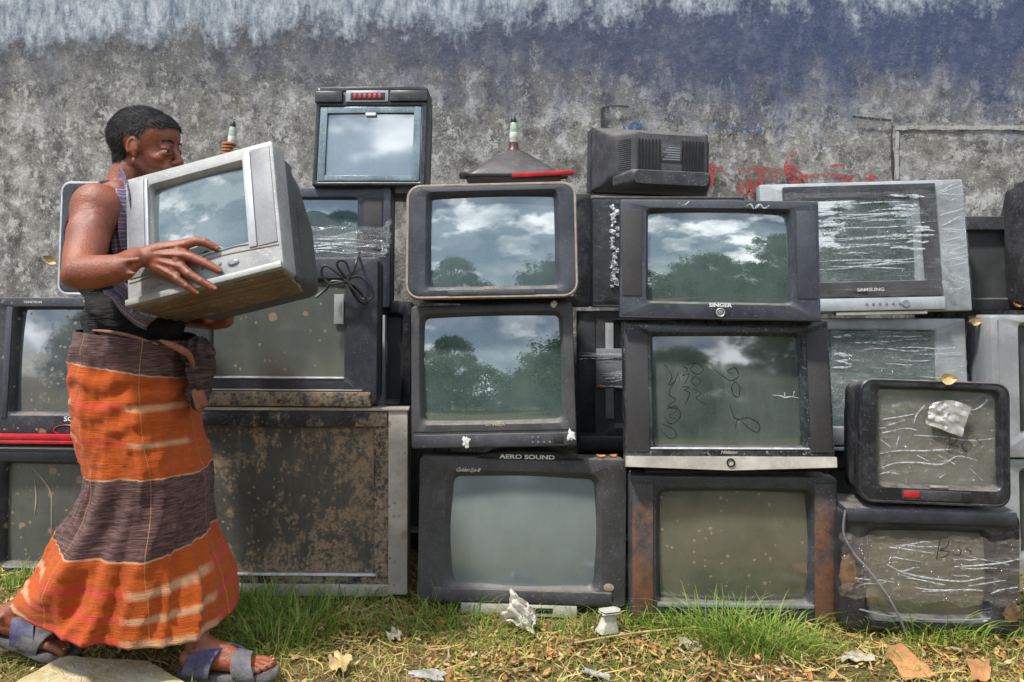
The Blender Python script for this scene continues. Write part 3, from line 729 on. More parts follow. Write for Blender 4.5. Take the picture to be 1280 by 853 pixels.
# ------------------------------------------------------------------ the carried set
CL = Vector((-.7706, 2.0353, 1.0392)); CE = Euler((R(-19.32), R(-13.73), R(-6.47)), 'XYZ'); CR = CE.to_matrix()
t = TV('worn grey set held tilted in the arms of the walking man', (0, 0, 211.7, 184.6), 2.0353, (36, 22, 168, 134), frame='carrygrey', glass='s_clear', case='carryback', r=.010, bevel=.008, bulge=.012, recess=.02, bulky=.075, depth=.345, taper=.72, bow=.0)
t.e.location = CL; t.e.rotation_euler = CE; t.rot = CR
carried = t
del carried.e['group']
t.box('speaker_panel', 4, 8, 27, 147, 'carrypanel', -.003, .004)
t.box('speaker_panel', 181, 8, 207, 147, 'carrypanel', -.003, .004)
t.box('bright_trim', 169, 8, 180, 147, 'silver', -.006, .004, .003)
t.box('bright_trim', 28, 8, 33, 147, 'silver', -.005, .004, .002)
t.lines('panel_groove', [[(3, 152), (60, 149), (130, 146), (208, 151)]], 2.2, 'tan', y=-.0008, taper=False)
t.lines('upper_groove', [[(60, 148), (110, 141), (150, 139), (178, 142)]], 1.6, 'carrypanel', y=-.0008, taper=False)
t.box('lower_lip', 0, 176, 211, 184.6, 'carrygrey', -.012, .02, .003)
t.lines('lip_seam', [[(1, 174.5), (210, 174.5)]], 2.0, 'tan', y=-.0008, taper=False)
t.buttons([(118, 157), (128, 157), (104, 157)], 2.4, 'carrypanel')
x, z = t.loc(146, 160); bm = bmesh.new(); add_lathe(bm, [(.012, -.002), (.012, .003), (.008, .006), (.003, .006)], (x, 0, z), 'Y', 20, sx=1.3, sy=.8); obj('round_control', bm, M['silverdark'], t.e)
t.lines('maker_mark', [[(32, 168), (36, 165), (38, 168), (44, 164), (50, 166)]], 1.2, 'carrypanel', y=-.0006)
w_, h_ = t.w, t.h
bpy.data.objects.remove(t.case)
bm = bmesh.new(); hz = h_/2
loft(bm, [rr(w_-.012, h_-.012, .012, .068, 0, hz), rr(w_-.014, h_-.014, .012, .125, 0, hz), rr(w_-.026, h_-.024, .018, .132, 0, hz), rr(w_*.93, h_*.90, .03, .19, 0, hz*.97), rr(w_*.88, h_*.78, .04, .25, 0, hz*.92), rr(w_*.80, h_*.64, .03, .325, 0, hz*.86), rr(w_*.76, h_*.58, .02, .345, 0, hz*.86)], cap1=True)
t.case = obj('back_casing', bm, M['carryback'], t.e)
bm = bmesh.new()
for k in range(6):
    y = .014+k*.031; sh = 1-.12*(k/5)**2
    add_box(bm, -w_/2*sh+.012, w_/2*sh-.012, y, y+.029, -.004+.0004*k*k*(1 if k > 2 else 0), .014+.014*(k/5), .003)
obj('underside', bm, M['carryunder'], t.e)
bm = bmesh.new()
for q in range(15):
    z_ = h_*.22+q*.011
    add_tube(bm, [Vector((w_*.468, .150, z_)), Vector((w_*.436, .205, z_*.97+.008))], .0018, 4)
obj('vent_grille', bm, M['blackgap'], t.case)

def on_front(px, py, off=0.0):
    """point on the carried set's front plane seen at a pixel, moved off metres towards the camera"""
    n = CR@Vector((0, -1, 0)); d = P(px, py, 1.0)-Vector((0, 0, CZ)); o_ = Vector((0, 0, CZ))
    k = (CL-o_).dot(n)/d.dot(n); return o_+d*k+n*off

# ------------------------------------------------------------------ the man
def ico(bm, c, r, rot=None, sub=3):
    g = bmesh.ops.create_icosphere(bm, subdivisions=sub, radius=1)
    rv = r if hasattr(r, '__len__') else (r, r, r)
    for v in g['verts']:
        q = Vector((v.co.x*rv[0], v.co.y*rv[1], v.co.z*rv[2]))
        if rot is not None: q = rot@q
        v.co = q+Vector(c)
def cap(bm, a, ra, b, rb):
    """tapered capsule as its own closed piece"""
    a, b = Vector(a), Vector(b); d = b-a
    if d.length < 1e-6: ico(bm, a, ra); return
    q = d.to_track_quat('Z', 'Y').to_matrix(); L = d.length; loops = []; n = 28
    for k in range(1, 6):
        th = PI/2*(1-k/5); loops.append((ra*math.cos(th), -ra*math.sin(th)))
    for k in range(5):
        th = PI/2*k/5; loops.append((rb*math.cos(th), L+rb*math.sin(th)))
    LL = [[a+q@Vector((r_*math.cos(2*PI*i/n), r_*math.sin(2*PI*i/n), h)) for i in range(n)] for r_, h in loops]
    loft(bm, LL, True, True)
def chain(bm, pts):
    for (a, ra), (b, rb) in zip(pts[:-1], pts[1:]): cap(bm, a, ra, b, rb)
def remesh(bm, voxel, smooth=3, factor=.5):
    bmesh.ops.recalc_face_normals(bm, faces=bm.faces)
    me = bpy.data.meshes.new('tmp'); bm.to_mesh(me); bm.free()
    o = bpy.data.objects.new('tmp', me); COL.objects.link(o)
    m = o.modifiers.new('r', 'REMESH'); m.mode = 'VOXEL'; m.voxel_size = voxel; m.adaptivity = 0
    if smooth: s_ = o.modifiers.new('s', 'SMOOTH'); s_.factor = factor; s_.iterations = smooth
    dg = bpy.context.evaluated_depsgraph_get(); res = bpy.data.meshes.new_from_object(o.evaluated_get(dg))
    bpy.data.objects.remove(o); bpy.data.meshes.remove(me)
    b2 = bmesh.new(); b2.from_mesh(res); bpy.data.meshes.remove(res); return b2

t = N('brown skin'); c0 = t.coord(False)
n = t.noise(11, 5, .6); n2 = t.noise(90, 4, .6)
c = t.mix(t.step(n, .3, .7), (.165, .042, .020), (.31, .088, .038))
c = t.mix(t.math('MULTIPLY', t.step(n2, .5, .75), .35), c, (.13, .032, .014))
M['skin'] = t.end(t.bsdf(Base_Color=c, Roughness=t.math('ADD', .30, t.math('MULTIPLY', n2, .22)), Specular_IOR_Level=.6, Subsurface_Weight=.12, Subsurface_Radius=(.012, .004, .002), Subsurface_Scale=.6, Normal=t.bump(t.math('ADD', n2, t.noise(260, 4, .65)), .0022, .7)))
M['lip'] = simple('lips', (.20, .055, .04), rough=.5, var=.15)
M['stubble'] = simple('stubble', (.16, .06, .035), rough=.6, var=.4, scale=200)
M['nail'] = simple('finger nail', (.30, .14, .085), rough=.25, var=.1)
M['eyewhite'] = simple('eye white', (.55, .48, .42), rough=.15, var=.05)
M['iris'] = simple('dark iris', (.02, .012, .01), rough=.1)
M['hair'] = simple('black hair', (.011, .010, .012), rough=.6, var=.5, scale=150, spec=.3)
M['brow'] = simple('brow hair', (.02, .015, .013), rough=.6)
man = empty('person', (-.88, 2.2, 0))
tag(man, 'man walking right in a black vest and orange brown checked lungi, carrying a grey set', 'person')
def bodyobj(name, bm, mats, parent=None, angle=180):
    o = obj(name, bm, mats, None, angle); o.parent = parent or man
    o.matrix_parent_inverse = (parent or man).matrix_basis.inverted() if parent is None else Matrix(); return o
def wchild(name, bm, mats, par, angle=60):
    """child whose mesh is in world coordinates under a body part that already carries the offset"""
    o = obj(name, bm, mats, par, angle); return o

# head frame
HC = P(184, 186, 2.33)+Vector((0, 0, -.003)); HK = .985
ps = R(7); fw = Vector((math.cos(ps)*math.cos(R(6)), -math.sin(ps)*math.cos(R(6)), -math.sin(R(6)))).normalized()
rt = fw.cross(Vector((0, 0, 1))).normalized(); up = rt.cross(fw)
HR = Matrix((fw, rt, up)).transposed()         # columns: forward, his right (towards the camera), up
def H(f, s, u): return HC+HR@Vector((f, s, u))*HK
bm = bmesh.new()
ico(bm, H(-.016, 0, .034), (.098, .077, .082), HR); ico(bm, H(.030, 0, .042), (.059, .067, .055), HR)
ico(bm, H(.032, 0, -.02), (.050, .058, .062), HR); ico(bm, H(.024, 0, -.062), (.054, .050, .036), HR)
ico(bm, H(.070, 0, -.090), (.020, .023, .018), HR); ico(bm, H(.060, 0, -.055), (.036, .034, .032), HR)
for s in (-1, 1):
    cap(bm, H(.079, s*.010, .019), .010, H(.066, s*.040, .018), .009)
    ico(bm, H(.052, s*.040, -.024), (.024, .015, .015), HR)
    cap(bm, H(.000, s*.050, -.040), .014, H(.052, s*.026, -.082), .017)
    ico(bm, H(.094, s*.0125, -.033), (.012, .008, .008), HR)
    # upper and lower eyelids
    ico(bm, H(.0718, s*.031, .0052), (.0165, .0180, .0095), HR); ico(bm, H(.0708, s*.031, -.0102), (.0165, .0175, .0080), HR)
    # ear
    ec = (.004, s*.076, -.004)
    ico(bm, H(ec[0], s*.072, ec[2]), (.014, .009, .024), HR)
    pe = []
    for k in range(13):
        a = R(-60+k*24)
        pe.append((H(ec[0]-.002+.0130*math.cos(a), s*(.074+.004*(1-math.cos(a))), ec[2]+.003+.0235*math.sin(a)), .0040 if k < 11 else .0046))
    chain(bm, pe)
    ico(bm, H(ec[0]+.004, s*.073, ec[2]-.022), (.007, .005, .008), HR); ico(bm, H(ec[0]+.010, s*.075, ec[2]-.004), (.004, .006, .007), HR)
cap(bm, H(.080, 0, .012), .0085, H(.104, 0, -.026), .0115); ico(bm, H(.104, 0, -.029), (.012, .011, .010), HR)
cap(bm, H(.084, 0, -.044), .010, H(.084, 0, -.048), .012)
for s in (-1, 1):
    cap(bm, H(.098, 0, -.0520), .0065, H(.082, s*.022, -.056), .004); cap(bm, H(.095, 0, -.0625), .0070, H(.082, s*.020, -.060), .004)
# neck
cap(bm, H(-.030, 0, -.045), .053, P(156, 238, 2.33), .060)
# torso
def torso(bm, k=0.0, vest=False):
    if not vest:
        cap(bm, P(146, 246, 2.22), .046+k, P(146, 246, 2.44), .046+k)
    ico(bm, P(148, 285, 2.33), (.105+k, .155+k, .130+k)); ico(bm, P(157, 335, 2.33), (.112+k, .140+k, .15+k)); ico(bm, P(172, 392, 2.31), (.132+k, .135+k, .11+k))
    ico(bm, P(136, 292, 2.33), (.095+k, .14+k, .10+k)); ico(bm, P(162, 430, 2.30), (.115+k, .125+k, .085+k))
torso(bm)
# right arm, nearest the camera
SH = P(124, 262, 2.06); EL = P(97, 340, 1.965); WR = on_front(199, 328, .040)
chain(bm, [(P(134, 254, 2.22), .054), (P(121, 262, 2.15), .064), (P(113, 288, 2.11), .053), (P(104, 318, 2.04), .047), (P(99, 341, 1.985), .041)])
ico(bm, P(119, 262, 2.14), (.064, .056, .072)); ico(bm, P(118, 300, 2.085), (.036, .036, .075)); ico(bm, P(101, 298, 2.085), (.036, .040, .065)); cap(bm, P(118, 331, 1.955), .014, P(172, 325, 1.940), .007); cap(bm, P(116, 349, 1.955), .014, P(166, 342, 1.942), .007)
ico(bm, P(94, 346, 1.985), (.034, .034, .030))
chain(bm, [(P(99, 341, 1.985), .042), (P(122, 340, 1.975), .0415), (P(150, 336, 1.96), .035), (WR+Vector((-.035, 0, 0)), .0265), (WR, .0250)])
# right hand: palm and five fingers spread over the carried set
kn = [(239, 311), (240, 325), (235, 339), (227, 350)]
tips = [[(252, 307), (262, 307), (272, 312)], [(248, 327), (262, 333), (276, 340)], [(244, 347), (257, 355), (270, 362)], [(230, 354), (239, 361), (248, 367)]]
K = [on_front(x, y, .031-.003*abs(i-1)) for i, (x, y) in enumerate(kn)]
wrs = [WR+Vector((.0, 0, .014)), WR+Vector((.004, 0, .004)), WR+Vector((.004, 0, -.006)), WR+Vector((.0, 0, -.014))]
for i in range(4): chain(bm, [(wrs[i], .0185), (wrs[i].lerp(K[i], .6)+Vector((0, .003, 0)), .0175), (K[i], .0140)])
for i in range(3): cap(bm, wrs[i].lerp(K[i], .80), .0135, wrs[i+1].lerp(K[i+1], .80), .0135); cap(bm, wrs[i].lerp(K[i], .97)+Vector((0, .004, 0)), .009, wrs[i+1].lerp(K[i+1], .97)+Vector((0, .004, 0)), .009)
NAILS = []
for i, tp in enumerate(tips):
    r0 = (.0124, .0126, .0120, .0104)[i]
    p1 = on_front(*tp[0], .029); p2 = on_front(*tp[1], .021); p3 = on_front(*tp[2], r0*.8)
    chain(bm, [(K[i], r0*1.08), (p1, r0*.98), (p2, r0*.92), (p3, r0*.76)]); ico(bm, p1, r0*1.04); ico(bm, p2, r0*.97)
    NAILS.append((p3, (p3-p2).normalized(), r0*.74))
tb0 = WR+Vector((.012, .004, .016)); t1 = on_front(222, 312, .022); t2 = on_front(240, 306, .018); t3 = on_front(252, 302, .010)
chain(bm, [(tb0, .0165), (t1, .0135), (t2, .0110), (t3, .0088)]); NAILS.append((t3, (t3-t2).normalized(), .0085))
# tendons on the back of the hand
for i in range(4): cap(bm, wrs[i].lerp(K[i], .35)+Vector((0, -.0150, .002)), .0026, K[i]+Vector((0, -.0120, .001)), .0034)
# left arm, under the set on its far side
def behind(x, z, d=0.0): return CL+CR@Vector((x, .348+d, z+.09))
LW = behind(-.150, -.030, .03)
chain(bm, [(P(146, 256, 2.45), .054), (P(150, 295, 2.52), .052), (P(160, 345, 2.55), .045), (P(172, 376, 2.55), .041), (P(212, 392, 2.49), .038), (LW+Vector((-.035, 0, -.004)), .028), (LW, .026)])
for k in range(4):
    a = behind(-.100+.008*k, .010+.022*k, .014); b = behind(-.065+.008*k, .012+.026*k, .011); c_ = behind(-.035+.006*k, .016+.028*k, .009)
    chain(bm, [(LW, .018), (a, .0125), (b, .0105), (c_, .0088)])
chain(bm, [(LW, .017), (behind(-.140, .025, .014), .012), (behind(-.130, .055, .010), .010)])
# legs
AN = P(246, 797, 2.17); BN = P(30, 758, 2.27)
chain(bm, [(P(168, 450, 2.25), .075), (P(195, 620, 2.27), .054), (P(208, 700, 2.245), .046), (P(228, 755, 2.205), .038), (AN, .033)])
chain(bm, [(P(160, 450, 2.36), .078), (P(145, 640, 2.36), .056), (P(95, 715, 2.32), .048), (BN, .033)])
def foot(bm, heel, toe, tilt=0.0, side=1):
    """heel and toe tip on the sole plane; side is the direction of the big toe across the foot"""
    d = (toe-heel); L = d.length; x = d.normalized(); y = Vector((0, 0, 1)).cross(x).normalized()*side; z = x.cross(y)*side
    z = z if z.z > 0 else -z
    Fm = lambda a, b, c_: heel+x*(a*L)+y*b+z*c_
    ico(bm, Fm(.11, 0, .030), (.032, .031, .030)); 
    chain(bm, [(Fm(.12, 0, .034), .030), (Fm(.40, -.002, .032), .029), (Fm(.66, 0, .022), .022)])
    chain(bm, [(Fm(.22, 0, .060), .032), (Fm(.45, .004, .045), .026), (Fm(.70, .006, .026), .018)])
    cap(bm, Fm(.68, .026, .019), .019, Fm(.66, -.028, .016), .016)
    for k in range(5):
        b = .031-.0155*k; e_ = (.985, .99, .955, .91, .86)[k]; r_ = (.0125, .0092, .0086, .0082, .0082)[k]
        chain(bm, [(Fm(.70-.02*k, b*.85, .018), r_*1.1), (Fm((.72+e_)/2, b, .019), r_*.95), (Fm(e_-.04, b*1.02, .012), r_)])
        NAILS.append((Fm(e_-.035, b*1.02, .012)+z*r_*.35, (x+z*.2).normalized(), r_*.8))
    return Fm
G1 = P(228, 846, 2.17); G1.z = .020; G1t = P(340, 846, 2.14); G1t.z = .020
F1 = foot(bm, G1, G1t, side=1)
G2 = P(-16, 790, 2.27); G2.z = .058+.02; G2t = P(92, 818, 2.25); G2t.z = .024
F2 = foot(bm, G2, G2t, side=-1)
cap(bm, AN, .033, F1(.20, 0, .055), .034); cap(bm, BN, .033, F2(.20, 0, .055), .034)
ico(bm, F1(.20, -.028, .062), .011); ico(bm, F2(.20, .028, .062), .011)
bm = remesh(bm, .0028, 3, .5)
arm_ = [v for v in bm.verts if v.co.x < WR.x+.012 and v.co.z < H(0, 0, -.10).z and v.co.z > .45]
head_ = [v for v in bm.verts if v.co.z >= H(0, 0, -.11).z]
for _ in range(5): bmesh.ops.smooth_vert(bm, verts=head_, factor=.5, use_axis_x=True, use_axis_y=True, use_axis_z=True)
for _ in range(20): bmesh.ops.smooth_vert(bm, verts=arm_, factor=.5, use_axis_x=True, use_axis_y=True, use_axis_z=True)
body = bodyobj('body', bm, [M['skin'], M['lip'], M['stubble']], angle=180)
for p in body.data.polygons:
    q = HR.transposed()@(p.center-HC)/HK
    if q.x > .078 and -.070 < q.z < -.048 and abs(q.y) < .028: p.material_index = 1
    elif q.z < -.05 and q.x > -.005 and q.z > -.115 and q.length < .14 and not (q.x > .075 and q.z > -.048): p.material_index = 2
# nails
for p, d, r_ in NAILS:
    up_ = Vector((0, -1, .5)) if p.z > .5 else Vector((0, 0, 1))
    sx = d.cross(up_).normalized(); nz_ = sx.cross(d).normalized(); mt = Matrix((d, sx, nz_)).transposed()
    b = bmesh.new(); ico(b, p+nz_*r_*.62+d*r_*.35, (r_*.70, r_*.58, r_*.36), mt, 2); wchild('nail', b, M['nail'], body)
# eyes and brows
for s in (-1, 1):
    b = bmesh.new(); ico(b, H(.0715, s*.031, -.0030), .0140, HR); ey = bodyobj('eye', b, M['eyewhite'])
    b = bmesh.new(); ico(b, H(.0822, s*.0325, -.0030), (.0050, .0068, .0064), HR, 2); wchild('iris', b, M['iris'], ey)
    b = bmesh.new()
    for k in range(90):
        u = rnd.random(); a = H(.0885-.013*u*u, s*(.012+.038*u), .0235+.005*math.sin(PI*min(1, u*1.1))+rnd.uniform(-.0028, .0028))
        q = H(.0885-.016*min(1, u+.2)**2+.0015, s*(.012+.038*(u+.15)), .0245+.004*math.sin(PI*min(1, u*1.1))+rnd.uniform(-.002, .003))
        add_tube(b, [a, q], [.0008, .0003], 3)
    wchild('eyebrow', b, M['brow'], body)
# hair: cap on the skull plus short strands
def hairline(f, s, u):
    """inside the hair region?"""
    a = abs(s)
    if f > .052 - 0*.1: return u > .069+.06*max(0, f-.052)-.012*max(0, a-.03)/.03
    if f > .018: return u > .036+.95*(f-.018)
    if f > .004: return u > -.002 if a > .055 else u > .02
    if f > -.030: return u > .030 if a > .066 else u > -.02
    return u > -.085+.0*f
hb = bmesh.new()
ico(hb, H(-.018, 0, .036), (.1005, .079, .0845), HR, 5); ico(hb, H(.030, 0, .048), (.061, .068, .056), HR, 5)
ico(hb, H(-.044, 0, -.020), (.052, .055, .060), HR, 4)
hb = remesh(hb, .003, 2)
inv = HR.transposed(); kill = []
for v in hb.verts:
    q = inv@(v.co-HC)/HK; v.co += (v.co-HC).normalized()*(.0035*noise.noise(v.co*45)+.001*noise.noise(v.co*160)+.001)
    if not hairline(*q): kill.append(v)
bmesh.ops.delete(hb, geom=kill, context='VERTS')
hb.normal_update()
pts = [(v.co.copy(), v.normal.copy()) for v in hb.verts]
hair = bodyobj('hair', hb, M['hair'])
f = Fast()
for _ in range(9000):
    p, nn = rnd.choice(pts); q = inv@(p-HC)/HK
    comb = (HR@Vector((.75 if q.z > .05 else .15, rnd.uniform(-.4, .4), -.25 if q.z > .06 else -1))).normalized()
    d = (comb-nn*comb.dot(nn)).normalized(); L = rnd.uniform(.006, .015) if q.z > .03 else rnd.uniform(.004, .010)
    p = p+Vector((rnd.uniform(-1, 1), rnd.uniform(-1, 1), rnd.uniform(-1, 1)))*.002
    sd_ = d.cross(nn).normalized()*rnd.uniform(.0004, .0008)
    a = p; m_ = p+d*L*.5+nn*rnd.uniform(.001, .0035); e_ = p+d*L+nn*rnd.uniform(.0, .004)
    f.quad(tuple(a-sd_), tuple(a+sd_), tuple(m_+sd_*.8), tuple(m_-sd_*.8), 0); f.quad(tuple(m_-sd_*.8), tuple(m_+sd_*.8), tuple(e_+sd_*.2), tuple(e_-sd_*.2), 0)
f.obj('strands', [M['hair']], hair)

# vest
t = N('black ribbed vest'); c0 = t.coord(False)
sepz = t.n('ShaderNodeSeparateXYZ', i_0=c0)
wr = t.noise(9, 4, .6, t.map(c0, (1, 1, 5), (0, .25, 0)))
c = t.mix(t.step(t.noise(30, 4, .6), .4, .7), (.012, .011, .012), (.030, .028, .028))
M['vest'] = t.end(t.bsdf(Base_Color=c, Roughness=.85, Specular_IOR_Level=.25, Normal=t.bump(t.math('ADD', wr, t.math('MULTIPLY', t.noise(300, 2, .5), .1)), .03, .8)))
vb = bmesh.new(); torso(vb, .009, True)
for y in (2.25, 2.41): cap(vb, P(152, 248, y), .032, P(162, 272, y), .036)
vb = remesh(vb, .006, 4)
for v in vb.verts:
    z = v.co.z; v.co += v.normal*(.006*math.sin((z*55+v.co.x*30+3*noise.noise(v.co*5)))*max(0, min(1, (1.14-z)/.1))+.004*noise.noise(v.co*18))
zc = P(0, 430, 2.30).z
bmesh.ops.delete(vb, geom=[v for v in vb.verts if v.co.z < zc-.02], context='VERTS')
bodyobj('vest', vb, M['vest'])

# chequered scarf over the shoulder
t = N('chequered scarf'); uv = t.n('ShaderNodeUVMap').outputs[0]; su = t.n('ShaderNodeSeparateXYZ', i_0=uv)
U = t.math('FRACT', t.math('MULTIPLY', su.outputs[0], 3.0)); V = t.math('FRACT', t.math('MULTIPLY', su.outputs[1], 17.0))
c = t.ramp(V, [(0, (.16, .17, .28)), (.25, (.045, .05, .11)), (.45, (.26, .34, .25)), (.6, (.30, .045, .05)), (.8, (.07, .07, .15))], 'CONSTANT')
c2 = t.ramp(U, [(0, (.10, .11, .20)), (.4, (.33, .05, .06)), (.55, (.30, .38, .28)), (.7, (.05, .06, .12))], 'CONSTANT')
M['scarf'] = t.end(t.bsdf(Base_Color=t.mix(.42, c, c2), Roughness=.9, Specular_IOR_Level=.15, Normal=t.bump(t.noise(80, 4, .6, t.coord(False)), .004, .6)))
def cloth_strip(path, wid, name, par, seg=5, amp=.008, nu=14):
    b = bmesh.new(); pts = spline(path, seg); n = len(pts); rows = []; ul = b.loops.layers.uv.new('UVMap')
    for i, p in enumerate(pts):
        d = (pts[min(i+1, n-1)]-pts[max(i-1, 0)]).normalized(); side = d.cross(Vector((0, -1, .15))).normalized(); nn = side.cross(d).normalized()
        w_ = wid[0]+(wid[1]-wid[0])*i/(n-1); rows.append([b.verts.new(p+side*w_*(j/nu-.5)+nn*(amp*math.sin(j/nu*9+i*.15)+amp*.6*noise.noise(Vector((i*.25, j*.4, 4))))) for j in range(nu+1)])
    for i in range(n-1):
        for j in range(nu):
            fc = b.faces.new((rows[i][j], rows[i+1][j], rows[i+1][j+1], rows[i][j+1]))
            for lp_, (a, c_) in zip(fc.loops, ((j, i), (j, i+1), (j+1, i+1), (j+1, i))): lp_[ul].uv = (a/nu, c_/(n-1)*len(path)/6)
    g_ = bmesh.ops.extrude_face_region(b, geom=list(b.faces))
    for q in g_['geom']:
        if isinstance(q, bmesh.types.BMVert): q.co += Vector((0, .003, 0))
    return bodyobj(name, b, M['scarf'], angle=60)
cloth_strip([P(140, 240, 2.44), P(143, 224, 2.36), P(145, 224, 2.25), P(148, 240, 2.175), P(151, 275, 2.15), P(154, 310, 2.15), P(162, 345, 2.16)], (.070, .055), 'scarf', None)
cloth_strip([P(138, 358, 2.13), P(150, 366, 2.10), P(163, 380, 2.085), P(178, 390, 2.09), P(192, 394, 2.12)], (.050, .085), 'scarf_end', None, amp=.012)

# lungi
RG = [(0.00, 107, 411, 165, 421, 240, 425, .165), (0.09, 102, 449, 165, 462, 238, 470, .172), (.22, 103, 491, 170, 508, 239, 501, .175), (.35, 107, 535, 175, 554, 244, 545, .178), (.50, 120, 588, 182, 601, 252, 586, .182),
      (.62, 106, 625, 185, 650, 257, 625, .185), (.75, 80, 655, 190, 708, 260, 667, .205), (.87, 58, 696, 188, 762, 276, 717, .215), (1.0, 38, 732, 180, 806, 287, 768, .225)]
lb_ = bmesh.new(); ul = lb_.loops.layers.uv.new('UVMap'); NV, NU = 110, 160; rows = []
def rgi(v):
    for a, b in zip(RG[:-1], RG[1:]):
        if v <= b[0]+1e-9:
            i = RG.index(a); t_ = (v-a[0])/(b[0]-a[0]); p0 = RG[max(i-1, 0)]; p3 = RG[min(i+2, len(RG)-1)]
            return [.5*(2*a[k]+(b[k]-p0[k])*t_+(2*p0[k]-5*a[k]+4*b[k]-p3[k])*t_**2+(3*a[k]-p0[k]-3*b[k]+p3[k])*t_**3) if i > 0 and i < len(RG)-2 else a[k]+(b[k]-a[k])*t_ for k in range(1, 8)]
YL = 2.25
for i in range(NV+1):
    v = i/NV; lx, ly, mx_, my_, rx_, ry_, rd = rgi(v)
    Lp, Rp, Mp = P(lx, ly, YL), P(rx_, ry_, YL), P(mx_, my_, YL-rd); C_ = (Lp+Rp)/2
    Ml = Vector((C_.x+(Mp.x-C_.x)*0, Mp.y, Mp.z)); Bk = Vector((C_.x, YL+rd, C_.z-(C_.z-Mp.z)*.3)); row = []
    for j in range(NU):
        th = 2*PI*j/NU; ca, sa = math.cos(th), math.sin(th)
        # squarish section
        k = (abs(ca)**2.4+abs(sa)**2.4)**(-1/2.4)
        p = C_+(Rp-C_)*ca*k+((Ml-C_) if sa < 0 else (Bk-C_))*abs(sa)*k**1.0
        p.z = C_.z+(Rp.z-C_.z)*ca*k+((Ml.z-C_.z) if sa < 0 else (Bk.z-C_.z))*min(1, abs(sa)*k)**1.3
        out_ = Vector((ca, sa, 0)); am = .002+.011*v**1.3
        fr_ = .35+.65*abs(sa)**.7; am *= fr_
        dg_ = th+.75*v; fold = am*.8*math.sin(7*dg_+1.5*math.sin(2.3*v*PI))+am*.5*math.sin(13*dg_+1.0)
        rg_ = 1-2*abs(noise.noise(Vector((math.cos(dg_)*2.6, math.sin(dg_)*2.6, v*1.3+4)))); fold += (.003+.030*max(0, v-.25))*fr_*(rg_**3-.5)
        rg_ = 1-2*abs(noise.noise(Vector((math.cos(dg_)*6, math.sin(dg_)*6, v*2.5+9)))); fold += .008*fr_*(rg_**4-.4)*(.3+v)
        # pull wrinkles running up to the knot at the right of the waist
        du = (th if th < PI else th-2*PI)
        kn_ = math.exp(-((v-.16)/.17)**2); fold += .0055*fr_*kn_*math.sin(62*v+3.5*du+5*noise.noise(Vector((du*1.4, v*3, 3))))*(1 if sa < .3 else .3)
        fold += .010*noise.noise(Vector((ca*1.2+v*2, sa*1.2, v*5)))*(.4+v)+.0035*noise.noise(Vector((ca*5, sa*5, v*38)))
        # overlapping front edge: a step running down near the leading side
        st = du+1.05+.25*v; fold += .010*max(0, min(1, (st+.06)/.06))*math.exp(-max(0, st)*1.6)*(.5+v)
        row.append(lb_.verts.new(p+out_*fold+Vector((0, 0, .002*v*math.sin(7*th)))))
    rows.append(row)
for i in range(NV):
    for j in range(NU):
        fc = lb_.faces.new((rows[i][j], rows[i+1][j], rows[i+1][(j+1) % NU], rows[i][(j+1) % NU]))
        for lp_, (a, b) in zip(fc.loops, ((j, i), (j, i+1), (j+1, i+1), (j+1, i))): lp_[ul].uv = (a/NU, b/NV)
t = N('striped lungi cotton'); uv = t.n('ShaderNodeUVMap').outputs[0]; su = t.n('ShaderNodeSeparateXYZ', i_0=uv); c0 = t.coord(False)
wv = t.noise(6, 3, .5, t.map(uv, (9, 2, 1)))
V = t.math('ADD', su.outputs[1], t.math('MULTIPLY', t.math('SUBTRACT', wv, .5), .010)); U = su.outputs[0]
OR1 = (.50, .098, .013); BR = (.105, .052, .046); CR_ = (.58, .33, .18); RD = (.52, .060, .035)
fibre = t.noise(24, 5, .7, t.map(c0, (1, 1, 11)))
fib2 = t.noise(24, 5, .7, t.map(c0, (9, 9, 1)))
brown = t.mix(t.step(fibre, .42, .62), (.058, .028, .028), (.175, .098, .088))
orange = t.mix(t.step(fibre, .35, .7), (.37, .066, .010), OR1)
orange = t.mix(t.math('MULTIPLY', t.step(t.noise(40, 5, .7, c0), .58, .72), .35), orange, (.24, .06, .02))
line = t.ramp(t.math('FRACT', t.math('ADD', t.math('MULTIPLY', U, 3.0), t.math('MULTIPLY', t.noise(8, 2, .5, t.map(uv, (6, 1, 1))), .12))), [(0, RD), (.42, RD), (.50, CR_), (.92, CR_), (1, RD)])
def bandm(a, b, s_=.004): return t.math('MULTIPLY', t.step(V, a-s_, a+s_), t.step(V, b+s_, b-s_))
col = t.mix(bandm(.095, .50), brown, orange); col = t.mix(t.step(V, .735, .743), col, orange)
for a, b in ((.212, .236), (.345, .365), (.815, .838), (.895, .918), (.975, 1.2)): col = t.mix(t.math('MULTIPLY', bandm(a, b, .006), .85), col, line)
for a in (.093, .50, .739): col = t.mix(t.math('MULTIPLY', bandm(a-.002, a+.003, .002), .85), col, (.55, .33, .20))
vl = t.math('FRACT', t.math('MULTIPLY', U, 6.0)); vline = t.math('MULTIPLY', t.step(vl, .012, .008), .5); col = t.mix(vline, col, (.56, .30, .14))
M['lungi'] = t.end(t.bsdf(Base_Color=col, Roughness=.9, Specular_IOR_Level=.15, Sheen_Weight=.1, Normal=t.bump(t.math('ADD', fibre, t.math('MULTIPLY', fib2, .6)), .006, .7)))
g_ = bmesh.ops.extrude_face_region(lb_, geom=list(lb_.faces))
for q in g_['geom']:
    if isinstance(q, bmesh.types.BMVert):
        d_ = Vector((q.co.x+.9, q.co.y-YL, 0)).normalized(); q.co -= d_*.003
lungi = bodyobj('lungi', lb_, M['lungi'])
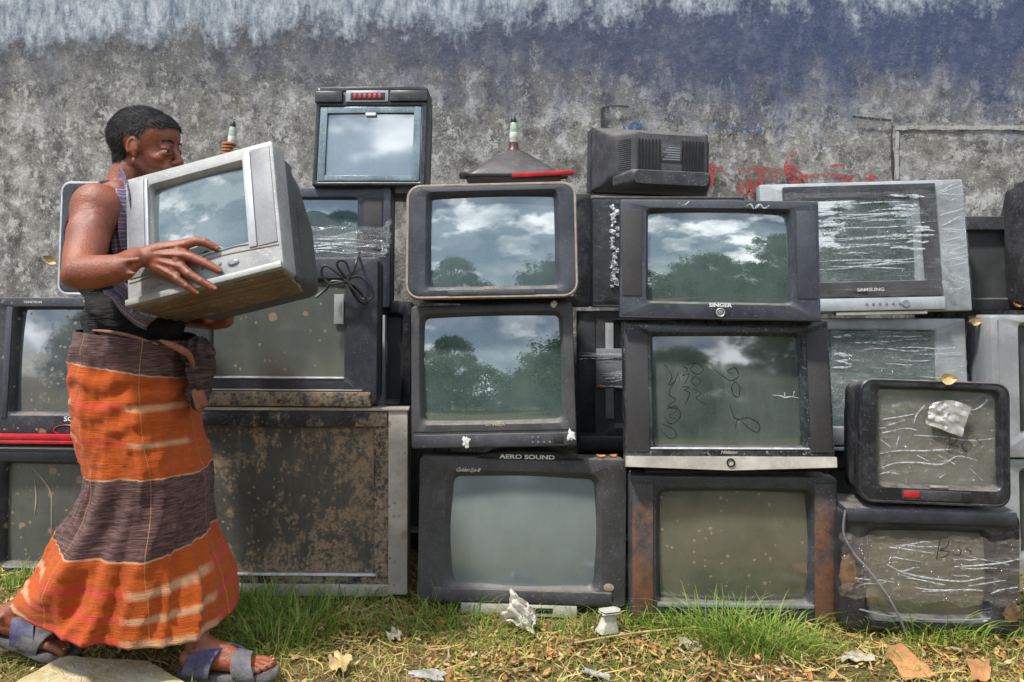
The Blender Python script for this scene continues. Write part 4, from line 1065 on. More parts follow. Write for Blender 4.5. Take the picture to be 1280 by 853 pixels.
# twisted waist roll and hanging knot
t = N('brown striped knot cloth'); fibre = t.noise(20, 5, .7, t.map(t.coord(False), (1, 1, 9), (0, .5, 0)))
M['knot'] = t.end(t.bsdf(Base_Color=t.mix(t.step(fibre, .42, .62), (.035, .018, .02), (.13, .075, .068)), Roughness=.9, Normal=t.bump(fibre, .01, .8)))
kb = bmesh.new()
ico(kb, P(251, 460, 2.20), (.032, .045, .080)); ico(kb, P(248, 490, 2.20), (.026, .04, .05)); ico(kb, P(240, 440, 2.20), (.03, .045, .035))
cap(kb, P(238, 432, 2.18), .014, P(258, 440, 2.18), .020)
kb = remesh(kb, .005, 2)
for v in kb.verts: v.co += v.normal*(.006*math.sin(v.co.x*260+v.co.z*40+3*noise.noise(v.co*12))+.006*noise.noise(v.co*30))
kn_o = wchild('waist_knot', kb, M['knot'], lungi)
M['orangecloth'] = simple('orange hem', (.25, .095, .05), rough=.9, var=.3, scale=25)
b = bmesh.new(); add_tube(b, spline([P(108, 413, 2.24), P(135, 415, 2.135), P(165, 421, 2.105), P(198, 431, 2.115)], 6), [.002+.0035*math.sin(PI*i/18) for i in range(19)], 8)
add_tube(b, spline([P(200, 426, 2.125), P(220, 434, 2.12), P(236, 444, 2.13), P(243, 460, 2.16)], 6), [.002+.008*math.sin(PI*min(1, (i+1)/19)) for i in range(19)], 8)
wchild('waist_roll', b, M['orangecloth'], lungi)
b = bmesh.new()
for k in range(3): ico(b, P(247+k*2, 494+k*6, 2.17), (.016, .02, .018))
b = remesh(b, .004, 2)
for v in b.verts: v.co += v.normal*(.004*math.sin(v.co.x*300+v.co.z*80))
wchild('orange_fold', b, M['orangecloth'], lungi)

# sandals
def sand_mat(name, a, b_): 
    t = N(name); n = t.noise(20, 5, .65, t.coord(False)); n2 = t.noise(140, 3, .6, t.coord(False))
    return t.end(t.bsdf(Base_Color=t.mix(t.step(n, .35, .6), a, b_), Roughness=.7, Normal=t.bump(t.math('ADD', n2, n), .003, .6)))
M['strap'] = sand_mat('worn blue strap', (.035, .035, .10), (.11, .105, .16))
M['strap2'] = sand_mat('worn grey strap', (.05, .05, .06), (.13, .125, .135))
M['sole'] = sand_mat('grey sole', (.04, .037, .04), (.13, .12, .12))
for Fm, lab, side in ((F1, 'sandal', 1), (F2, 'sandal', 1)):
    b = bmesh.new(); out_ = []
    prof = [(-.03, 0), (-.02, .022), (.03, .035), (.20, .036), (.42, .033), (.62, .044), (.80, .050), (.95, .044), (1.04, .028), (1.075, 0)]
    pp = spline([(a, w_, 0) for a, w_ in prof], 4)
    ring = [(p.x, p.y) for p in pp]+[(p.x, -p.y*.92) for p in reversed(pp[1:-1])]
    lift = lambda a: .010*max(0, a-.8)/.25
    loft(b, [[Fm(a*.99, w_*.97, -.018+lift(a)) for a, w_ in ring], [Fm(a, w_, -.014+lift(a)) for a, w_ in ring], [Fm(a, w_, -.006+lift(a)) for a, w_ in ring], [Fm(a*.985, w_*.96, -.001+lift(a)) for a, w_ in ring]], True, True)
    so_ = bodyobj('sandal', b, M['sole'], None, 50)
    for (a0, a1, w0, hgt, mt) in ((.24, .53, .085, .068, 'strap'), (.555, .80, .070, .048, 'strap2')):
        b = bmesh.new(); L = []
        for q in range(25):
            u = q/24*2-1; ang = u*PI/2*1.05
            yy = .046*math.sin(ang)*(1.06 if a0 > .5 else 1.0); zz = hgt*math.cos(ang)**.62 if math.cos(ang) > 0 else -.004
            ca_ = a0+(a1-a0)*.5+(.15*u if a0 < .5 else -.10*u)
            hw = .5*(a1-a0)*(1.0-.25*(1-abs(u)))
            n_ = Vector((0, 0, 0))
            L.append([Fm(ca_-hw, yy, zz+.004), Fm(ca_+hw, yy*.98, zz-.008*math.cos(ang)), Fm(ca_+hw, yy*.98*1.06, zz-.005*math.cos(ang)+.004), Fm(ca_-hw, yy*1.06, zz+.008)])
        loft(b, L, True, True); wchild('strap', b, M[mt], so_, 50)
# ------------------------------------------------------------------ bare picture tubes
M['tubegrey'] = plastic('grey tube coating', (.045, .038, .040), rough=.4, dust=.4, updust=.15)
M['maroon'] = simple('maroon yoke', (.07, .02, .022), rough=.4)
M['neckglass'] = simple('pale green neck', (.36, .45, .36), rough=.25, scale=60)
M['copper'] = simple('copper winding', (.40, .16, .07), rough=.4, scale=90)
M['card'] = simple('circuit card', (.10, .16, .12), rough=.5)
def picture_tube(label, base, kx, kz, lean, full=True):
    e = empty('picture_tube', base, Euler((0, R(lean), 0)))
    tag(e, label, 'picture tube', 'bare picture tubes lying on the pile')
    bm = bmesh.new(); w, d = .36*kx, .28*kx
    def rl(s, z, r): return [Vector((p.x, p.z, z)) for p in rr(w*s, d*s, r, 0)]
    loft(bm, [rl(1, 0, .03), rl(1.01, .010, .03), rl(.99, .022*kz, .03), rl(.84, .046*kz, .04), rl(.60, .078*kz, .05), rl(.36, .104*kz, .04), rl(.20, .120*kz, .03)], True, True)
    obj('funnel', bm, M['tubegrey'], e)
    bm = bmesh.new(); loft(bm, [rl(1.03, .008, .03), rl(1.04, .012, .03), rl(1.04, .020, .03), rl(1.03, .022, .03)], True, True); obj('metal_band', bm, M['cable'], e)
    for sx in (-1, 1):
        bm = bmesh.new(); add_lathe(bm, [(.006, -.012), (.017, -.010), (.019, .0), (.017, .012), (.006, .014)], (sx*w*.53, -d*.3, .018), 'Z', 14); obj('corner_lug', bm, M['cable'], e)
    z0 = .105*kz
    bm = bmesh.new(); add_lathe(bm, [(.050, z0-.012), (.044, z0), (.030, z0+.015), (.020, z0+.028), (.017, z0+.05)], n=20); obj('yoke', bm, M['maroon'], e)
    for sx in (-1, 1):
        bm = bmesh.new(); add_tube(bm, [Vector((sx*.030, -.03, z0+.006)), Vector((sx*.048, -.032, z0-.002)), Vector((sx*.066, -.03, z0-.010))], .007, 6); obj('wedge', bm, M['cable'], e)
    bm = bmesh.new(); add_lathe(bm, [(.0155, z0+.045), (.0155, z0+.10), (.012, z0+.125), (.009, z0+.130)], n=16); obj('neck', bm, M['neckglass'], e)
    bm = bmesh.new(); add_lathe(bm, [(.0158, z0+.066), (.0162, z0+.067), (.0162, z0+.088), (.0158, z0+.089)], n=16); obj('neck_sticker', bm, M['letter'], e)
    bm = bmesh.new(); add_lathe(bm, [(.010, z0+.126), (.011, z0+.136), (.008, z0+.148), (.003, z0+.152)], n=12); obj('socket', bm, M['cable'], e)
    return e, z0
e1, z0 = picture_tube('grey bare picture tube, neck up, on the rounded tan rimmed set', P(642, 229, BC+.15), 1.0, 1.05, 0)
bm = bmesh.new(); add_box(bm, -.02, .215, -.165, -.12, -.010, .008, .003); o = obj('plastic_strip', bm, M['red']); o.location = P(646, 225, BC+.16); o.rotation_euler = (0, R(-3), 0)
tag(o, 'flat red strip lying against the grey picture tube', 'plastic strip')
e2, z0 = picture_tube('bare picture tube with a copper yoke and green card, seen above the carried set', P(286, 232, 3.3), 1.0, 1.05, 4)
bm = bmesh.new()
for k in range(5):
    add_lathe(bm, [(.026, -.006), (.034, -.003), (.034, .003), (.026, .006)], (-.006, -.01, z0+.004+k*.013), n=12, sx=1-.05*k)
obj('copper_coil', bm, M['copper'], e2)
bm = bmesh.new(); add_box(bm, -.075, .05, -.03, .02, z0-.022, z0-.010, .002); add_box(bm, .012, .045, -.03, .0, z0-.02, z0+.04, .004); obj('circuit_card', bm, M['card'], e2)

# ------------------------------------------------------------------ cable coil, leaves and scraps
cb = bmesh.new(); Yc = YB-.035
def cp_(pts, r=.0042, n=7): add_tube(cb, spline([P(x, y, Yc-d) for x, y, d in pts], n), r, 7)
cp_([(449, 316, -.05), (446, 326, .0), (442, 338, .01), (436, 350, .015), (434, 352, .02)])
cp_([(434, 352, .02), (420, 340, .02), (406, 332, .02), (402, 342, .02), (412, 355, .02), (434, 353, .03), (446, 362, .02), (458, 374, .015), (466, 371, .01), (462, 356, .01), (448, 346, .012), (434, 350, .03)])
cp_([(434, 350, .02), (422, 333, .03), (424, 326, .03), (432, 328, .03), (438, 342, .03), (436, 352, .03), (440, 364, .02), (450, 378, .02), (460, 378, .02), (452, 364, .02), (436, 352, .03)])
cp_([(434, 354, .02), (415, 352, .02), (408, 362, .02), (402, 366, .02), (395, 372, .03)])
cp_([(430, 351, .03), (442, 356, .034), (452, 366, .03), (456, 374, .03), (450, 372, .03), (440, 360, .034), (432, 350, .03)])
o = obj('mains_cable', cb, M['cable']); tag(o, 'coiled black mains cable hanging in front of the grime based set', 'cable')

def leaf_mesh(L, W, curl, name, mat, seed=0):
    bm = bmesh.new(); vs = {}
    for i in range(9):
        for j in range(5):
            u = i/8; v = j/4*2-1
            ww = W*math.sin(PI*min(1, u*.96+.04))**.8
            vs[i, j] = bm.verts.new((u*L-L/2, v*ww/2, curl*(v*v*.5+(2*u-1)**2*.6)*W+.003*noise.noise(Vector((u*4, v*3, seed)))))
    for i in range(8):
        for j in range(4): bm.faces.new((vs[i, j], vs[i+1, j], vs[i+1, j+1], vs[i, j+1]))
    g = bmesh.ops.extrude_face_region(bm, geom=list(bm.faces))
    for q in g['geom']:
        if isinstance(q, bmesh.types.BMVert): q.co.z += .0009
    return obj(name, bm, mat)
M['leaf_t'] = simple('tan dry leaf', (.46, .33, .15), var=.4, scale=40)
for lab, px, py, Y, L, W, rot in (('tan curled leaf on the top edge of the small rounded set', 1182, 475, 2.42, .055, .035, (70, 0, 5)),
        ('small orange leaf on the hooded set, nearest the silver drawer edge', 766, 571, 2.62, .03, .014, (20, 0, 20)),
        ('orange leaf lying flat on the hooded set', 752, 571.5, 2.60, .035, .014, (10, 0, 0)),
        ('orange leaf on top of the rust streaked set', 836, 594, 2.55, .03, .014, (20, 0, -10)),
        ('yellow leaf beside the large silver set, below the film bound set', 1216, 404, 2.96, .06, .03, (60, 0, 20)),
        ('pale scrap stuck to the wall left of the walking man', 64, 326, 3.74, .07, .035, (85, 25, 5)),
        ('orange leaf on the ledge below the navy set', 1270, 383, 2.90, .04, .018, (30, 20, 20))):
    o = leaf_mesh(L, W, .5, 'dry_leaf', M['leaf_t'] if 'tan' in lab or 'yellow' in lab or 'pale' in lab else M['leaf_o'], px)
    o.location = P(px, py, Y); o.rotation_euler = [R(a) for a in rot]; tag(o, lab, 'leaf')
for v in ():
    pass
# ------------------------------------------------------------------ wall
WY0 = 3.68; WSL = -.085
def WYAT(x): return WY0+WSL*x
t = N('stained concrete')
c0 = t.coord(False); t._c = c0
sep = t.n('ShaderNodeSeparateXYZ', i_0=c0); Z = sep.outputs[2]; X = sep.outputs[0]
n1 = t.noise(1.6, 8, .62); n2 = t.noise(7, 9, .72); n3 = t.noise(30, 6, .7); n4 = t.noise(110, 4, .6)
st = t.noise(2.4, 7, .65, t.map(c0, (3.2, 1, .45)))
st2 = t.noise(3.5, 8, .7, t.map(c0, (1.6, 1, .55)))
base = t.mix(t.step(n1, .35, .68), (.135, .132, .124), (.265, .257, .238))
base = t.mix(t.math('MULTIPLY', t.step(n2, .49, .60), .85), base, (.36, .355, .34))
base = t.mix(t.math('MULTIPLY', t.step(t.math('MULTIPLY', t.math('ADD', n3, n2), .5), .53, .58), .85), base, (.56, .56, .55))
base = t.mix(t.math('MULTIPLY', t.step(n3, .53, .60), .55), base, (.065, .063, .060))
base = t.mix(t.math('MULTIPLY', t.step(t.noise(9, 8, .75, t.map(c0, (1, 1, 1), loc=(5, 3, 2))), .51, .59), .8), base, (.062, .060, .057))
base = t.mix(t.math('MULTIPLY', t.step(st, .50, .72), .6), base, (.060, .058, .058))
base = t.mix(t.math('MULTIPLY', t.step(n4, .58, .66), .5), base, (.5, .5, .48))
n5 = t.noise(13, 8, .8, t.map(c0, (1, 1, .8), loc=(2, 7, 1)))
base = t.mix(t.math('MULTIPLY', t.step(n5, .54, .57), .65), base, (.50, .50, .49))
base = t.mix(t.math('MULTIPLY', t.step(n5, .44, .41), .6), base, (.06, .058, .056))
fl_ = t.noise(55, 6, .8, t.map(c0, (1, 1, .6)))
base = t.mix(t.math('MULTIPLY', t.step(fl_, .58, .62), .45), base, (.55, .55, .54))
# brown damp low down / moss
base = t.mix(t.math('MULTIPLY', t.step(t.noise(3, 6, .6, t.map(c0, loc=(9, 1, 4))), .5, .7), .35), base, (.17, .15, .115))
# dark band with a ragged edge, blue tint put into its colour
edge = t.math('ADD', Z, t.math('MULTIPLY', t.math('SUBTRACT', st2, .5), .9))
edge = t.math('ADD', edge, t.math('MULTIPLY', t.math('SUBTRACT', n2, .5), .5))
rightness = t.step(X, -1.6, 1.4)
lo = t.math('SUBTRACT', 1.99, t.math('MULTIPLY', rightness, .20))
band = t.step(t.math('SUBTRACT', edge, lo), -.16, .22)
bandc = t.mix(rightness, t.mix(n3, (.030, .033, .045), (.095, .10, .12)), t.mix(n3, (.018, .034, .090), (.060, .090, .185)))
base = t.mix(t.math('MULTIPLY', band, .86), base, bandc)
hi = t.math('ADD', 2.19, t.math('MULTIPLY', rightness, .06))
top = t.step(t.math('SUBTRACT', t.math('ADD', t.math('ADD', Z, t.math('MULTIPLY', t.math('SUBTRACT', n3, .5), .30)), t.math('ADD', t.math('MULTIPLY', t.math('SUBTRACT', st2, .5), .55), t.math('MULTIPLY', t.math('SUBTRACT', n2, .5), .35))), hi), -.05, .07)
base = t.mix(t.math('MULTIPLY', top, .82), base, t.mix(t.step(t.noise(12, 8, .75, t.map(c0, (1.6, 1, .6))), .38, .62), (.12, .165, .22), (.52, .57, .62)))
h = t.math('ADD', t.math('ADD', n2, t.math('MULTIPLY', n3, .5)), t.math('MULTIPLY', n4, .25))
M['wall'] = t.end(t.bsdf(Base_Color=base, Roughness=.85, Specular_IOR_Level=.25, Normal=t.bump(h, .008, .7)))
def redpaint(name, col, wear=.42):
    t = N(name)
    n = t.noise(70, 5, .75, t.coord(False)); n2_ = t.noise(14, 4, .6, t.coord(False))
    k = t.step(t.math('ADD', n, t.math('MULTIPLY', n2_, .5)), wear+.20, wear+.38)
    b = t.bsdf(Base_Color=t.mix(n2_, [x*.8 for x in col], [min(1, x*1.25) for x in col]), Roughness=.8, Specular_IOR_Level=.2)
    tr = t.n('ShaderNodeBsdfTransparent')
    return t.end(t.n('ShaderNodeMixShader', i_0=k, i_1=tr.outputs[0], i_2=b.outputs[0]))
M['redpaint'] = redpaint('worn red paint', (.34, .08, .075), .46)
M['bluepaint'] = redpaint('worn blue paint', (.05, .12, .30), .40)
M['darkstain'] = redpaint('dark stain', (.05, .05, .055), .40)
wall = empty('wall', (0, WY0, 0), Euler((0, 0, math.atan(WSL))))
tag(wall, 'tall grey concrete wall with mottled stains and worn red painted writing', 'wall')
def wloc(px, py):
    Y = WY0
    for _ in range(6): Y = WYAT((px-640)/F*Y)
    p = P(px, py, Y); c = math.cos(math.atan(WSL)); return p.x/c, p.z
bm = bmesh.new(); nx, nz = 290, 70; vs = {}
for i in range(nx+1):
    for j in range(nz+1):
        x = -9+18*i/nx; z = -.1+3.5*j/nz
        y = .010*noise.noise(Vector((x*1.5, z*1.5, 0)))+.005*noise.noise(Vector((x*7, z*7, 3)))
        vs[i, j] = bm.verts.new((x, y, z))
for i in range(nx):
    for j in range(nz): bm.faces.new((vs[i, j], vs[i+1, j], vs[i+1, j+1], vs[i, j+1]))
g = bmesh.ops.extrude_face_region(bm, geom=list(bm.faces))
for q in g['geom']:
    if isinstance(q, bmesh.types.BMVert): q.co.y = .2
obj('plaster', bm, M['wall'], wall, angle=60)
# raised plinth of older render on the right and low left patch
x0, z1 = wloc(1115, 156); bm = bmesh.new(); vs = {}
for i in range(41):
    for j in range(41):
        u, v = i/40, j/40
        x = x0+.010*noise.noise(Vector((0, v*9, 2)))*(1-u)+u*1.9; z = z1+.004-v*1.15+.008*noise.noise(Vector((u*9, 1, 2)))
        vs[i, j] = bm.verts.new((x, -.020+.004*noise.noise(Vector((x*6, z*6, 8))), z))
for i in range(40):
    for j in range(40): bm.faces.new((vs[i, j], vs[i, j+1], vs[i+1, j+1], vs[i+1, j]))
g = bmesh.ops.extrude_face_region(bm, geom=list(bm.faces))
for q in g['geom']:
    if isinstance(q, bmesh.types.BMVert): q.co.y = .02
obj('render_patch', bm, M['wall'], wall, angle=50)
M['palepaint'] = redpaint('pale cement line', (.34, .34, .32), .34)
def wpaint(name, strokes, mat, y=-.018):
    bm = bmesh.new(); k_ = WY0/F
    for sk, wd in strokes:
        pts = spline([(a, 0, b) for a, b in sk], 8) if len(sk) > 2 else [Vector((sk[0][0]+(sk[1][0]-sk[0][0])*q/6, 0, sk[0][1]+(sk[1][1]-sk[0][1])*q/6)) for q in range(7)]
        q = [Vector((wloc(p.x, p.z)[0], y-.0006*len(bm.faces)/400, wloc(p.x, p.z)[1])) for p in pts]; n = len(q); LL = []
        for i, p in enumerate(q):
            d = (q[min(i+1, n-1)]-q[max(i-1, 0)]).normalized(); nn = Vector((-d.z, 0, d.x))
            ww = wd*k_*.42*(1+.45*noise.noise(Vector((i*.6, wd, sk[0][0]))))*(.75 if i in (0, n-1) else 1)
            LL.append([p+nn*ww, p-nn*ww])
        for a, b in zip(LL[:-1], LL[1:]):
            bm.faces.new([bm.verts.new(v) for v in (a[0], a[1], b[1], b[0])])
    bmesh.ops.remove_doubles(bm, verts=bm.verts, dist=.0002)
    g = bmesh.ops.extrude_face_region(bm, geom=list(bm.faces))
    for q in g['geom']:
        if isinstance(q, bmesh.types.BMVert): q.co.y -= .001
    return obj(name, bm, M[mat], wall)
wpaint('red_writing', [
    ([(874, 198), (876, 210), (872, 218)], 8), ([(868, 213), (884, 212), (902, 213)], 7), ([(888, 204), (890, 218), (886, 236)], 8), ([(868, 226), (876, 230), (880, 236)], 8),
    ([(922, 214), (940, 212), (960, 214), (976, 215)], 8), ([(926, 226), (925, 244)], 8), ([(937, 224), (935, 242), (946, 230), (952, 222), (948, 214)], 8), ([(950, 224), (952, 244)], 8),
    ([(970, 213), (966, 228)], 9), ([(992, 190), (986, 200), (982, 212), (984, 226)], 9), ([(984, 206), (992, 216), (1004, 228), (986, 226)], 11),
    ([(1004, 221), (1018, 221), (1030, 220)], 5), ([(1032, 220), (1044, 222), (1056, 224), (1068, 223)], 8), ([(1078, 222), (1094, 224)], 9), ([(1036, 209), (1054, 207)], 4)], 'redpaint')
wpaint('pale_edge', [([(1116+k*8, 161+.7*math.sin(k*1.7)), (1124+k*8, 161+.7*math.sin(k*1.7+1.7))], 6+math.sin(k*2.1)) for k in range(22)]+[([(1119, 166), (1118, 195), (1119, 225)], 5)], 'palepaint', y=-.0265)
wpaint('blue_marks', [([(778, 158), (783, 165)], 3), ([(786, 164), (790, 156), (796, 156), (798, 166)], 4), ([(801, 156), (803, 162)], 3), ([(884, 159), (884, 168)], 4), ([(895, 158), (894, 163)], 4), ([(910, 160), (917, 163)], 4), ([(926, 162), (936, 163)], 3), ([(948, 160), (949, 167)], 6)], 'bluepaint')
wpaint('dark_seam', [([(753, 136), (754, 150), (753, 170)], 7), ([(752, 136), (770, 134), (786, 135)], 3), ([(1114, 158), (1113, 190), (1115, 226)], 3.5), ([(1064, 147), (1090, 150), (1112, 152)], 4)], 'darkstain')

# ------------------------------------------------------------------ ground
def gz(x, y):
    z = .022*noise.noise(Vector((x*1.3, y*1.3, 0)))+.010*noise.noise(Vector((x*5, y*5, 2)))
    k = max(0, min(1, (y-2.3)/.5)); z += .04*k*max(0, min(1, (-x-.2)/1.0))
    if y < 0: z *= max(0, 1+y*.3)
    return z-.012
t = N('trodden earth'); c0 = t.coord(False)
n1 = t.noise(3, 7, .65); n2 = t.noise(25, 6, .7); n3 = t.noise(120, 4, .7)
c = t.mix(t.step(n1, .35, .65), (.12, .080, .038), (.24, .16, .07))
c = t.mix(t.step(n2, .45, .65), c, (.21, .15, .075)); c = t.mix(t.math('MULTIPLY', t.step(n3, .5, .7), .5), c, (.05, .04, .02))
c = t.mix(t.math('MULTIPLY', t.step(t.noise(1.7, 5, .6, t.map(c0, loc=(3, 3, 0))), .42, .6), .6), c, (.06, .085, .025))
M['earth'] = t.end(t.bsdf(Base_Color=c, Roughness=.95, Specular_IOR_Level=.2, Normal=t.bump(t.math('ADD', n2, t.math('MULTIPLY', n3, .5)), .02, .9)))
bm = bmesh.new()
def axis(a, lo, hi, fine0, fine1, st):
    out = [fine0]
    while out[-1] < fine1: out.append(out[-1]+st)
    s = st; v = out[-1]
    while v < hi: s *= 1.35; v += s; out.append(min(v, hi))
    s = st; v = fine0; pre = []
    while v > lo: s *= 1.35; v -= s; pre.append(max(v, lo))
    return pre[::-1]+out
xs = axis(0, -300, 300, -2.6, 2.6, .045); ys = axis(0, -300, 300, 1.6, 3.6, .045)
gv = [[bm.verts.new((x, y, gz(x, y))) for y in ys] for x in xs]
for i in range(len(xs)-1):
    for j in range(len(ys)-1): bm.faces.new((gv[i][j], gv[i+1][j], gv[i+1][j+1], gv[i][j+1]))
o = obj('ground', bm, M['earth'], angle=180); tag(o, kind='structure')

# grass
def gm(name, col):
    t = N(name); n = t.noise(9, 3, .6, t.coord(False))
    c = t.mix(t.step(n, .3, .7), [x*.75 for x in col], [x*1.3 for x in col])
    b = t.bsdf(Base_Color=c, Roughness=.5, Specular_IOR_Level=.35)
    tl = t.n('ShaderNodeBsdfTranslucent', i_Color=c)
    return t.end(t.n('ShaderNodeMixShader', i_0=.3, i_1=b.outputs[0], i_2=tl.outputs[0]))
GM = [gm('green grass', (.13, .23, .035)), gm('fresh grass', (.26, .36, .06)), gm('dry grass', (.38, .34, .10)), gm('straw', (.56, .43, .19))]
def PG(px, py):
    """pixel -> point on the ground"""
    Y = CZ*F/max(py-HY, 1)
    for _ in range(4):
        x = (px-640)/F*Y; Y = (CZ-gz(x, Y))*F/(py-HY)
    x = (px-640)/F*Y; return x, Y, gz(x, Y)
g = Fast()
tufts = [(330, 775, .15, .14, 330), (385, 790, .14, .13, 260), (300, 750, .10, .13, 200), (430, 762, .10, .11, 160), (520, 790, .10, .12, 150), (560, 775, .12, .13, 180), (600, 800, .12, .10, 120), (900, 800, .12, .15, 280), (940, 815, .12, .16, 340),
         (985, 812, .12, .13, 230), (860, 790, .12, .11, 170), (1090, 778, .10, .12, 170), (1185, 800, .09, .14, 170), (1150, 806, .08, .11, 90), (1060, 782, .06, .11, 90), (700, 800, .12, .07, 80), (780, 788, .08, .09, 70),
         (15, 735, .12, .09, 160), (60, 725, .12, .07, 120), (110, 745, .10, .08, 120), (12, 806, .08, .05, 70), (820, 784, .08, .10, 110), (1240, 800, .08, .09, 90), (470, 800, .10, .08, 90), (640, 782, .06, .10, 60), (345, 812, .12, .11, 220), (250, 800, .14, .08, 160)]
for px, py, rad, h, n in tufts:
    cx, cy, _ = PG(px, py)
    for _ in range(int(n*.75)):
        a = rnd.uniform(0, 2*PI); r_ = rad*rnd.random()**.7
        x, y = cx+r_*math.cos(a)*1.3, cy+r_*math.sin(a)*.7
        az = a+rnd.uniform(-.9, .9)
        g.blade((x, y, gz(x, y)-.004), az, h*rnd.uniform(.35, 1.15), rnd.uniform(.002, .0052), rnd.uniform(.2, 1.4), rnd.choices([0, 1, 2], [.5, .42, .08])[0], 5)
for _ in range(42000):
    x = rnd.uniform(-2.6, 2.6); y = 1.8+1.5*rnd.random()
    dn = noise.noise(Vector((x*2.2, y*2.2, 5)))+.34
    dry = noise.noise(Vector((x*1.6, y*1.9, 11)))+.12*(x > -.3)
    if rnd.random() > .45+dn: continue
    if dry+rnd.uniform(-.45, .45) > .10: m = rnd.choice([2, 2, 3]); h = rnd.uniform(.02, .06); bd = rnd.uniform(.8, 2.0)
    else: m = rnd.choice([0, 1, 1]); h = rnd.uniform(.02, .075); bd = rnd.uniform(.2, 1.3)
    g.blade((x, y, gz(x, y)-.003), rnd.uniform(0, 2*PI), h, rnd.uniform(.0015, .0035), bd, m, 3)
o = g.obj('grass', GM); tag(o, kind='stuff')
# straw and leaf litter
LM = [simple('rust brown leaf', (.30, .12, .04), var=.5, scale=12), simple('brown leaf', (.20, .095, .04), var=.4, scale=12), simple('ochre leaf', (.42, .26, .08), var=.4, scale=12), simple('tan leaf', (.44, .34, .20), var=.3, scale=12), GM[3], simple('dark twig', (.06, .04, .025))]
g = Fast()
def litter_leaf(x, y, L, W, m, lift=.0):
    a = rnd.uniform(0, 2*PI); ca, sa = math.cos(a), math.sin(a); z0_ = gz(x, y)+.004+lift; tx, ty = rnd.uniform(-.5, .5), rnd.uniform(-.5, .5); cu = rnd.uniform(0, .5)
    rows = [(-.5, .15), (-.2, .9), (.15, 1), (.5, .05)]; n0 = len(g.v)
    for u, k in rows:
        for v in (-1, 0, 1):
            lx, ly = u*L, v*k*W*.5
            z_ = z0_+lx*tx+ly*ty+abs(v)*cu*W*.5+abs(u)*L*.15
            g.v.append((x+lx*ca-ly*sa, y+lx*sa+ly*ca, max(z_, gz(x, y)+.001)))
    for i in range(3):
        for j in range(2):
            k = n0+i*3+j; g.f.append((k, k+1, k+4, k+3)); g.mi.append(m)
patches = [PG(500, 775), PG(460, 790), PG(1120, 820), PG(1200, 830), PG(1230, 790), PG(600, 840), PG(150, 800), PG(240, 790), PG(900, 845), PG(750, 810), PG(540, 770)]
for _ in range(5200):
    if rnd.random() < .68:
        p = rnd.choice(patches); x = p[0]+rnd.gauss(0, .14); y = p[1]+rnd.gauss(0, .07)
    else: x = rnd.uniform(-2.5, 2.5); y = rnd.uniform(1.8, 3.1)
    if y > 3.1: continue
    litter_leaf(x, y, rnd.uniform(.008, .034), rnd.uniform(.004, .013), rnd.choices([0, 1, 2, 3], [.36, .16, .33, .15])[0], rnd.uniform(0, .012))
for _ in range(3800):
    x = rnd.uniform(-2.5, 2.5); y = rnd.uniform(1.8, 3.0); a = rnd.uniform(0, 2*PI); L = rnd.uniform(.03, .11); z_ = gz(x, y)+rnd.uniform(.003, .02); w_ = rnd.uniform(.001, .0024); m = rnd.choices([4, 2, 5], [.7, .2, .1])[0]
    pts = []; cu = rnd.uniform(-.5, .5)
    for q in range(4):
        aa = a+cu*q; pts.append((x, y, z_+rnd.uniform(-.003, .004))); x += math.cos(aa)*L/3; y += math.sin(aa)*L/3
    for p, q in zip(pts[:-1], pts[1:]):
        nx_, ny_ = -math.sin(a)*w_, math.cos(a)*w_
        g.quad((p[0]-nx_, p[1]-ny_, p[2]), (p[0]+nx_, p[1]+ny_, p[2]+.001), (q[0]+nx_, q[1]+ny_, q[2]+.001), (q[0]-nx_, q[1]-ny_, q[2]), m)
o = g.obj('leaf_litter', LM, smooth=False); tag(o, kind='stuff')

# ------------------------------------------------------------------ rubbish on the grass
M['paper'] = simple('crumpled paper', (.56, .53, .47), rough=.6, var=.22, scale=8)
M['scrap'] = simple('dirty pale scrap', (.38, .34, .26), rough=.8, var=.35, scale=25)
M['foam'] = simple('dirty foam', (.40, .38, .33), rough=.8, var=.3, scale=15)
M['cardboard'] = simple('orange brown bark', (.36, .17, .07), rough=.8, var=.45, scale=8)
M['greyscrap'] = simple('grey plastic scrap', (.30, .29, .28), rough=.5, var=.3)
def crumple(name, label, cat, corners, mat, amp, n=18, sharp=9, th=.0012, group=None):
    """sheet through four corner points, folded"""
    bm = bmesh.new(); vs = {}; a, b, c, d = [Vector(q) for q in corners]; nrm = (b-a).cross(d-a).normalized()
    o_ = (a+b+c+d)/4; sd = rnd.random()*30
    for i in range(n+1):
        for j in range(n+1):
            u, v = i/n, j/n
            p = a*(1-u)*(1-v)+b*u*(1-v)+c*u*v+d*(1-u)*v
            e_ = abs(noise.noise(Vector((u*sharp*.35, v*sharp*.35, sd))))*2-.5+.5*abs(noise.noise(Vector((u*sharp, v*sharp, sd+5))))
            edge_ = (abs(u-.5) > .49) or (abs(v-.5) > .49)
            p = p+nrm*amp*e_+(p-o_)*(.25*noise.noise(Vector((u*5, v*5, sd+9))) if edge_ else 0)
            vs[i, j] = bm.verts.new(p-o_)
    for i in range(n):
        for j in range(n): bm.faces.new((vs[i, j], vs[i+1, j], vs[i+1, j+1], vs[i, j+1]))
    g_ = bmesh.ops.extrude_face_region(bm, geom=list(bm.faces))
    for q in g_['geom']:
        if isinstance(q, bmesh.types.BMVert): q.co += nrm*th
    o = obj(name, bm, M[mat], angle=18); o.location = o_; tag(o, label, cat, group); return o
Yp = 2.47
crumple('crumpled_paper', 'large crumpled pale paper standing in the grass before the hooded set', 'paper', [P(628, 772, Yp), P(666, 795, Yp-.05), P(672, 764, Yp), P(640, 738, Yp+.04)], 'paper', .05, 22, 8)
